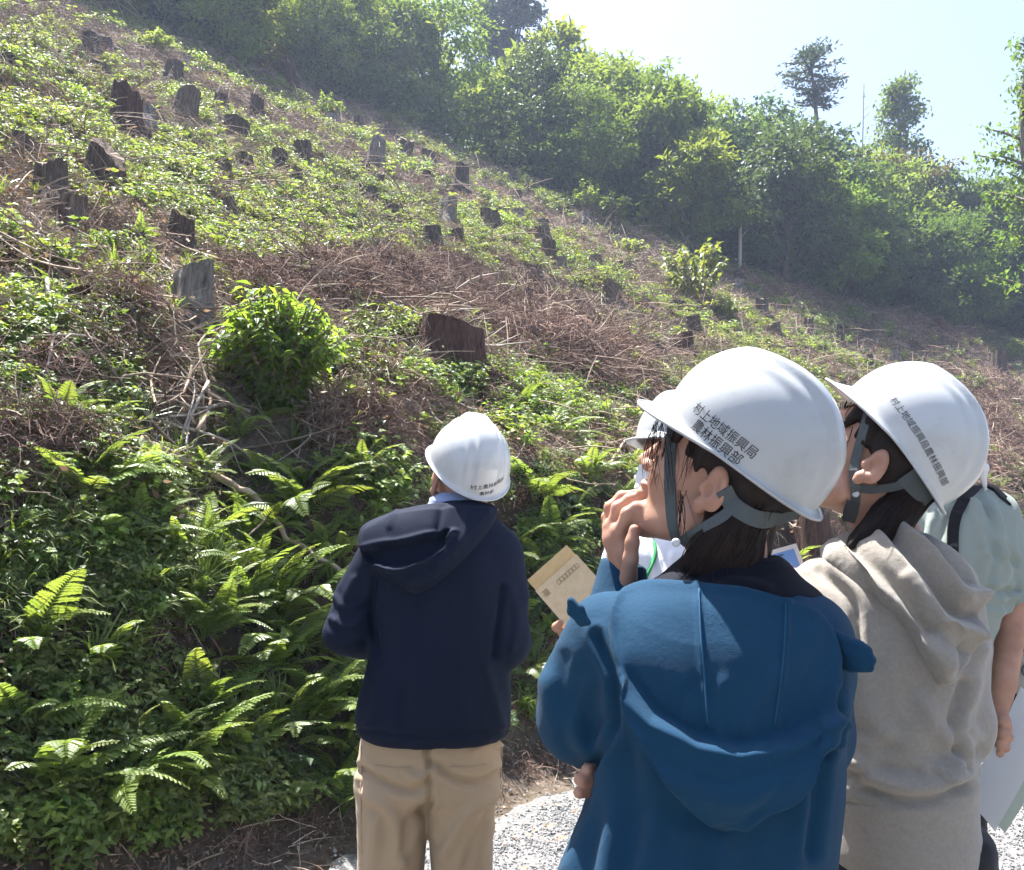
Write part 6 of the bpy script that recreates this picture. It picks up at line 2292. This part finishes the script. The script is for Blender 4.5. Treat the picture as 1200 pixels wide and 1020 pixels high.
rows = [prow(572, 1080, 1150, 2.02, .07), prow(582, 1068, 1168, 2.02, .09), prow(600, 1058, 1176, 2.01, .105), prow(640, 1054, 1178, 2.0, .12), prow(700, 1052, 1166, 2.0, .125), prow(760, 1050, 1146, 2.0, .125), prow(820, 1045, 1132, 2.0, .125), prow(960, 1040, 1124, 2.0, .13)]
limbs = [(PP([(1160, 606, 2.0), (1172, 650, 1.99), (1177, 700, 1.985)]), [.056, .054, .055]), (PP([(1074, 610, 2.0), (1055, 700, 2.02)]), [.055, .05])]
v, q = build_body(p4, [head_piece(fr4, neck4, .05, .0045), hand_piece(hand4, .004)], rows, limbs, 0.0042)
lo = np.array([P(1020, 700, 2.0)[0], 1.8, P(1100, 965, 2.0)[2]]); hi = np.array([P(1225, 700, 2.0)[0], 2.2, P(1100, 560, 2.0)[2]])
def cut4(p, d):
    return smax(d, -caps(p, P(1183, 724, 1.982), P(1181, 700, 1.984), .046), .006)
v, q = jacket_mesh(rows, limbs, .006, lo, hi, .03, 2.3, cut4)
v = relax(v, q, 2, .5)
v = fold(v, q, [([(1140, 590), (1155, 640), (1150, 690)], 6, .009), ([(1165, 590), (1175, 640), (1185, 690)], 5, .008), ([(1150, 580), (1168, 620), (1190, 660)], 4, -.007), ([(1150, 696), (1172, 702), (1195, 698)], 3.5, .009), ([(1150, 688), (1172, 692), (1196, 690)], 2.6, -.008), ([(1150, 714), (1172, 718), (1196, 716)], 3, .005),
                 ([(1095, 600), (1085, 640)], 4, .007), ([(1112, 600), (1100, 640)], 4, -.006), ([(1158, 650), (1172, 672), (1165, 690)], 5, .007), ([(1180, 655), (1172, 680)], 4, -.006)])
v = wrinkle(v, q, .007, 8, 14, (1.3, 1.3, .5))
v = wrinkle(v, q, .0035, 18, 24)
v = relax(v, q, 1, .3)
sh4 = link('shirt', new_mesh('shirt', v, q, M['sage'], True), p4)
sb4 = BVHTree.FromPolygons(v.tolist(), q.tolist())
add_legs(p4, [(.02, pxx(1045, 2.0), 2.0, .05, .06), (.45, pxx(1045, 2.0), 2.0, .068, .075), (.85, pxx(1045, 2.0), 2.0, .085, .10)],
         [(.02, pxx(1084, 2.0), 2.0, .05, .06), (.45, pxx(1084, 2.0), 2.0, .068, .075), (.85, pxx(1085, 2.0), 2.0, .085, .10)],
         [(.75, pxx(1066, 2.0), 2.0, .115, .11), (.98, pxx(1066, 2.0), 2.0, .112, .115)], 'black_cloth', res=.014)
def hair4(p):
    l = fr4.l(p); d = ell(l, (-.012, 0, .042), (.100, .084, .095)); d = smax(d, (l[:, 0] - .04 + np.clip(-(l[:, 2] - .02), 0, 1)), .012)
    return smax(d, -(l[:, 2] + .05), .01)
v, q = sdf_mesh(hair4, fr4.O - .16, fr4.O + .16, .006)
link('hair', new_mesh('hair', v, q, M['hair'], True), p4)
def fl(p):
    d = smin(caps(p, P(1138, 545, 1.93), P(1152, 548, 1.94), .010), caps(p, P(1150, 548, 1.94), P(1155, 574, 1.945), .011, .004), .012)
    return d
v, q = sdf_mesh(fl, P(1110, 590, 1.9) - .02, P(1170, 525, 1.97) + .02, .005)
link('neck_cloth', new_mesh('neck_cloth', v, q, M['white_cloth'], True), p4)
own(p4)

# shoulder bag of the person in the sage shirt
bag = thing('shoulder_bag', 'beige canvas shoulder bag with dark lettering and black strap beside the rolled green sleeve', 'bag', P(1215, 800, 2.12))
def bagf(p):
    c = P(1222, 758, 2.12)
    q = np.abs(p - c) - np.array([.105, .05, .085], np.float32)
    return D3(np.maximum(q, 0)) + np.minimum(q.max(1), 0) - .018
c = P(1222, 758, 2.12)
v, q = sdf_mesh(bagf, c - .18, c + .18, .008)
v = wrinkle(v, q, .003, 10, 4)
bb_ = link('pouch', new_mesh('pouch', v, q, M['beige_canvas'], True), bag)
b = MB(); z0 = c[2] - .098
b.tube(np.array([c + [-.118, -.064, -.098], c + [.118, -.064, -.098]]), .009, 6); b.tube(np.array([c + [-.118, -.064, -.1], c + [-.118, .06, -.1]]), .009, 6)
link('piping', b.mesh('piping', M['black_cloth']), bag)
bag_bv = BVHTree.FromPolygons(v.tolist(), q.tolist())
for k, chx in enumerate('DIO'):
    cu = bpy.data.curves.new('text', 'FONT'); cu.body = chx; cu.size = .042; cu.extrude = .0006
    to = bpy.data.objects.new('text', cu); COL.objects.link(to); bpy.context.view_layer.update()
    me = bpy.data.meshes.new_from_object(to.evaluated_get(bpy.context.evaluated_depsgraph_get())); bpy.data.objects.remove(to)
    me.materials.clear(); me.materials.append(M['strap'])
    pc = P(1197, 742 + k * 17, 2.05)
    h = bag_bv.ray_cast(vec(CAM), vec(nrm(ray(1196, 742 + k * 17))), 4)
    if h[0] is not None: pc = np.array(h[0]) - np.array([0, .003, 0])
    link('lettering', me, bag, pc, (R(90), R(90), 0))
pts = []; nn = []
for a, c_ in smooth_curve(np.array([(1116, 650, 0), (1117, 615, 0), (1128, 588, 0), (1146, 572, 0), (1164, 574, 0), (1178, 588, 0)], float), 22)[:, :2]:
    h = sb4.ray_cast(vec(CAM), vec(nrm(ray(a, c_))), 4)
    if h[0] is not None: pts.append(np.array(h[0]) + np.array(h[1]) * .004); nn.append(np.array(h[1]))
if len(pts) > 3:
    pts.append(P(1190, 600, 2.06)); nn.append(nn[-1]); pts.append(P(1202, 690, 2.12)); nn.append(nn[-1])
    link('strap', ribbon(np.array(pts), np.array(nn), .022, .002).mesh('strap', M['black_cloth']), bag)
for o_ in bag.children: o_.location = o_.location - bag.location

# =================================================================== person in white, in front of the blue jacket
p5 = thing('person', 'person in white shirt and face mask with green cord, hidden behind the woman in blue', 'person', (P(790, 690, 2.2)[0], 2.2, .012))
fr5 = Frame(*head_frame(222, 4, 0, (832, 545), 2.12), .98)
neck5 = P(800, 640, 2.2)
hand5 = [(PP([(745, 745, 2.05), (705, 722, 2.03), (690, 718, 2.025)]), [.026, .030, .022]), (PP([(690, 722, 2.03), (662, 735, 2.022), (652, 735, 2.0), (657, 730, 1.985)]), [.011, .0105, .0095, .008]),
         (PP([(692, 730, 2.03), (668, 745, 2.022), (660, 744, 2.0), (664, 739, 1.985)]), [.011, .0105, .009, .008]), (PP([(700, 708, 2.0), (712, 697, 1.975), (700, 692, 1.975)]), [.013, .0115, .009])]
rows = [prow(612, 775, 830, 2.2, .07), prow(622, 745, 850, 2.2, .13), prow(640, 716, 862, 2.2, .17), prow(680, 702, 868, 2.2, .19), prow(760, 700, 868, 2.2, .19), prow(900, 705, 860, 2.2, .18), prow(980, 705, 860, 2.2, .17)]
limbs = [(PP([(735, 660, 2.08), (740, 740, 2.06)]), [.06, .052]), (PP([(740, 740, 2.06), (732, 742, 2.05)]), [.05, .04])]
v, q = build_body(p5, [head_piece(fr5, neck5, .05, .0045), hand_piece(hand5, .004)], rows, limbs, 0.0045)
lo = np.array([P(650, 700, 2.1)[0], 1.95, P(800, 985, 2.2)[2]]); hi = np.array([P(890, 700, 2.2)[0], 2.45, P(800, 600, 2.2)[2]])
v, q = jacket_mesh(rows, limbs, .008, lo, hi, .035, 2.3)
v = fold(relax(v, q, 2, .5), q, [([(712, 640), (720, 670), (715, 700)], 4, .008), ([(765, 640), (772, 690)], 5, -.008), ([(790, 650), (780, 690)], 5, .008)])
v = wrinkle(v, q, .005, 8, 15)
sh5 = link('shirt', new_mesh('shirt', v, q, M['white_cloth'], True), p5)
sb5 = BVHTree.FromPolygons(v.tolist(), q.tolist())
b = MB(); cord_on(sb5, [(752, 600), (768, 640), (765, 660), (755, 682), (750, 720)], .0045, 2.1, b, .004)
if b.n: link('neck_cord', b.mesh('neck_cord', flat_mat('green_cord', (0.02, 0.22, 0.07)), True), p5)
add_legs(p5, [(.02, pxx(775, 2.2), 2.15, .05, .06), (.45, pxx(775, 2.2), 2.15, .068, .075), (.85, pxx(778, 2.2), 2.15, .085, .10)],
         [(.02, pxx(795, 2.2), 2.3, .05, .06), (.45, pxx(795, 2.2), 2.3, .068, .075), (.85, pxx(792, 2.2), 2.27, .085, .10)],
         [(.75, pxx(785, 2.2), 2.2, .11, .15), (.98, pxx(785, 2.2), 2.2, .11, .15)], 'black_cloth', res=.014, shoe_dir=(-1, -.1))
def hair5(p):
    l = fr5.l(p); d = ell(l, (-.012, 0, .042), (.098, .081, .092)); d = smax(d, (l[:, 0] - .04 + np.clip(-(l[:, 2] - .02), 0, 1)), .012)
    return smax(d, -(l[:, 2] + .05), .01)
v, q = sdf_mesh(hair5, fr5.O - .16, fr5.O + .16, .006)
link('hair', new_mesh('hair', v, q, M['hair'], True), p5)
def mask5(p):
    l = fr5.l(p)
    d = ell(l, (.092, 0, -.045), (.034, .052, .058))
    return d
c = fr5.w((.09, 0, -.045))
v, q = sdf_mesh(mask5, c - .09, c + .09, .004)
px, py, f = project(v)
v = v + vnorm(v, q) * (.0022 * np.sin((v @ fr5.R)[:, 2] / .0022 * .55))[:, None]
link('face_mask', new_mesh('face_mask', v, q, M['white_cloth'], True), p5)
helmet(p5, fr5, 'shell_white', [], 2, (0, 0, .0))
own(p5)

# =================================================================== papers they hold
env = thing('envelope', 'brown paper envelope with open flap and postcode boxes held by unseen hand', 'envelope', P(665, 690, 2.0))
A, B, Cc = P(665, 638, 2.0), P(617, 681, 2.0), P(660, 744, 1.985)
ux = nrm(B - A); uy = nrm((Cc - B) - ux * ((Cc - B) @ ux)); un = nrm(np.cross(ux, uy))
if un @ (CAM - A) < 0: un = -un
wd = np.linalg.norm(B - A); hg = .235
M['kraft'] = ramp_mat('kraft_paper', [(0.62, 0.46, 0.27), (0.70, 0.53, 0.32), (0.76, 0.59, 0.38)], 60, .75, .15, bdist=.001)
M['kraft_in'] = ramp_mat('kraft_inner', [(0.60, 0.40, 0.18), (0.66, 0.46, 0.22), (0.72, 0.51, 0.26)], 60, .75, .1, bdist=.001)
M['print_grey'] = flat_mat('printed_grey', (0.16, 0.11, 0.07))


def sheet(name, o, a, b_, n, th, mat, parent, bow=0.0, seg=8, origin=None):
    """a sheet with thickness: corner o, edges a and b_, bowed along n"""
    b = MB(); V = []
    for s in (0, 1):
        for i in range(seg + 1):
            for j in range(seg + 1):
                f, g = i / seg, j / seg
                V.append(o + a * f + b_ * g + n * (bow * (math.sin(math.pi * f) * .6 + math.sin(math.pi * g) * .6) + (th if s else 0)))
    m_ = seg + 1
    F = []
    for i in range(seg):
        for j in range(seg):
            F.append((i * m_ + j, i * m_ + j + 1, (i + 1) * m_ + j + 1, (i + 1) * m_ + j))
            k = m_ * m_
            F.append((k + i * m_ + j, k + (i + 1) * m_ + j, k + (i + 1) * m_ + j + 1, k + i * m_ + j + 1))
    k = m_ * m_
    for i in range(seg):
        F += [(i * m_, (i + 1) * m_, k + (i + 1) * m_, k + i * m_), ((i + 1) * m_ + seg, i * m_ + seg, k + i * m_ + seg, k + (i + 1) * m_ + seg),
              (i + 1, i, k + i, k + i + 1), (seg * m_ + i, seg * m_ + i + 1, k + seg * m_ + i + 1, k + seg * m_ + i)]
    V = np.array(V) - (origin if origin is not None else 0)
    return link(name, new_mesh(name, V, F, mat), parent)


E0 = np.array(env.location)
# pocket starts below the flap line
fo = A + uy * .028
sheet('pocket', fo, ux * wd, uy * (hg - .028), un, .004, M['kraft'], env, .003, 8, E0)
sheet('flap', A + ux * .002 - un * .001, ux * (wd - .004), uy * .03, un, .0012, M['kraft_in'], env, .002, 4, E0)
b = MB()
for k in range(7):
    c0 = fo + ux * (.012 + .0085 * k) + uy * .014 + un * .0075
    w_, h_ = .0068, .0095
    for a0, a1 in [((0, 0), (1, 0)), ((1, 0), (1, 1)), ((1, 1), (0, 1)), ((0, 1), (0, 0))]:
        b.tube(np.array([c0 + ux * w_ * a0[0] + uy * h_ * a0[1], c0 + ux * w_ * a1[0] + uy * h_ * a1[1]]) - E0, .00035, 4)
for k in range(4):
    c0 = fo + ux * (wd - .022) + uy * (.012 + .004 * k) + un * .0068
    b.tube(np.array([c0, c0 + ux * (.014 - .002 * (k % 2))]) - E0, .0006, 4)
link('print', b.mesh('print', M['print_grey']), env)

def paper_mat(name, col):
    m, t, b, o = mat_base(name)
    b.inputs['Base Color'].default_value = (*col, 1); b.inputs['Roughness'].default_value = .7
    tr = t.nodes.new('ShaderNodeBsdfTranslucent'); tr.inputs['Color'].default_value = (*col, 1)
    ms = t.nodes.new('ShaderNodeMixShader'); ms.inputs[0].default_value = .35
    t.links.new(b.outputs[0], ms.inputs[1]); t.links.new(tr.outputs[0], ms.inputs[2]); t.links.new(ms.outputs[0], o.inputs['Surface'])
    return m


M['paper'] = paper_mat('white_paper', (0.66, 0.66, 0.65))
M['paper_green'] = paper_mat('pale_green_paper', (0.5, 0.56, 0.47))
pic = thing('photo_sheet', 'white-edged picture sheet of blue sky and field between the blue and grey jackets', 'paper', P(925, 655, 1.74))
A, B, Cc = P(933, 637, 1.74), P(880, 652, 1.74), P(943, 690, 1.72)
ux = nrm(B - A); uy = nrm((Cc - A) - ux * ((Cc - A) @ ux)); un = nrm(np.cross(ux, uy))
if un @ (CAM - A) < 0: un = -un
E0 = np.array(pic.location)
sheet('paper', A, ux * .16, uy * .21, un, .0006, M['paper'], pic, 0, 2, E0)
def patch(nm, x0, x1, y0, y1, mat, off=.0011):
    sheet(nm, A + ux * x0 + uy * y0 + un * off, ux * (x1 - x0), uy * (y1 - y0), un, .0002, mat, pic, 0, 1, E0)
patch('printed_sky', .008, .15, .008, .044, flat_mat('print_blue', (0.13, 0.27, 0.55)))
patch('printed_field', .008, .15, .0445, .09, flat_mat('print_green', (0.30, 0.38, 0.12)))
patch('printed_line', .03, .05, .012, .015, flat_mat('print_dark', (0.04, 0.06, 0.12)), .0015)
for k, (x0, y0) in enumerate([(.022, .034), (.028, .05), (.034, .044), (.04, .06), (.026, .062), (.045, .038)]):
    patch('printed_figure', x0, x0 + .005, y0, y0 + .007, bpy.data.materials['print_dark'] if k % 2 else M['paper'], .0016)

pap = thing('paper_sheets', 'large pale sheets of paper hanging from the hand by the grey hoodie', 'paper', P(1180, 900, 1.95))
E0 = np.array(pap.location)
T0, T1, T2, T3 = P(1200, 806, 1.93), P(1228, 845, 1.93), P(1132, 935, 1.9), P(1178, 978, 1.9)
n_ = nrm(np.cross(T1 - T0, T2 - T0)); n_ = n_ if n_ @ (CAM - T0) > 0 else -n_
sheet('sheet', T0 + np.array([0, .012, 0]), T1 - T0 + (T3 - T2 - (T1 - T0)) * .5, T2 - T0, n_, .0008, M['paper'], pap, .012, 10, E0)
T0, T1, T2, T3 = P(1222, 800, 1.965), P(1250, 850, 1.965), P(1150, 940, 1.93), P(1190, 972, 1.93)
sheet('sheet', P(1215, 815, 1.955), (P(1252, 850, 1.955) - P(1215, 815, 1.955)), P(1140, 940, 1.925) - P(1215, 815, 1.955), n_, .0008, M['paper_green'], pap, .008, 10, E0)

note = thing('paper_note', 'folded white paper in the hand of the navy-jacketed man', 'paper', P(430, 738, 2.55))
sheet('sheet', P(436, 722, 2.56) - np.array(note.location), P(446, 735, 2.58) - P(436, 722, 2.56), P(420, 758, 2.5) - P(436, 722, 2.56), nrm(CAM - P(430, 738, 2.5)), .001, M['paper'], note, .004, 4)
# ------------------------------------------------------------------ summer haze
m = bpy.data.materials.new('haze_air'); m.use_nodes = True
t = m.node_tree; t.nodes.clear()
o_ = t.nodes.new('ShaderNodeOutputMaterial'); pv = t.nodes.new('ShaderNodeVolumePrincipled')
pv.inputs['Color'].default_value = (0.62, 0.74, 1.0, 1); pv.inputs['Density'].default_value = HAZE_DENSITY
pv.inputs['Anisotropy'].default_value = 0.35
t.links.new(pv.outputs[0], o_.inputs['Volume'])
bm = bmesh.new(); bmesh.ops.create_cube(bm, size=1)
me = bpy.data.meshes.new('haze'); bm.to_mesh(me); bm.free(); me.materials.append(m)
zlo = float(GZ.min()) - 1; zhi = 42.0
hz = link('haze', me, None, (20, 100, (zlo + zhi) / 2)); hz.scale = (350, 330, zhi - zlo)
tag(hz, None, None, None, 'stuff')
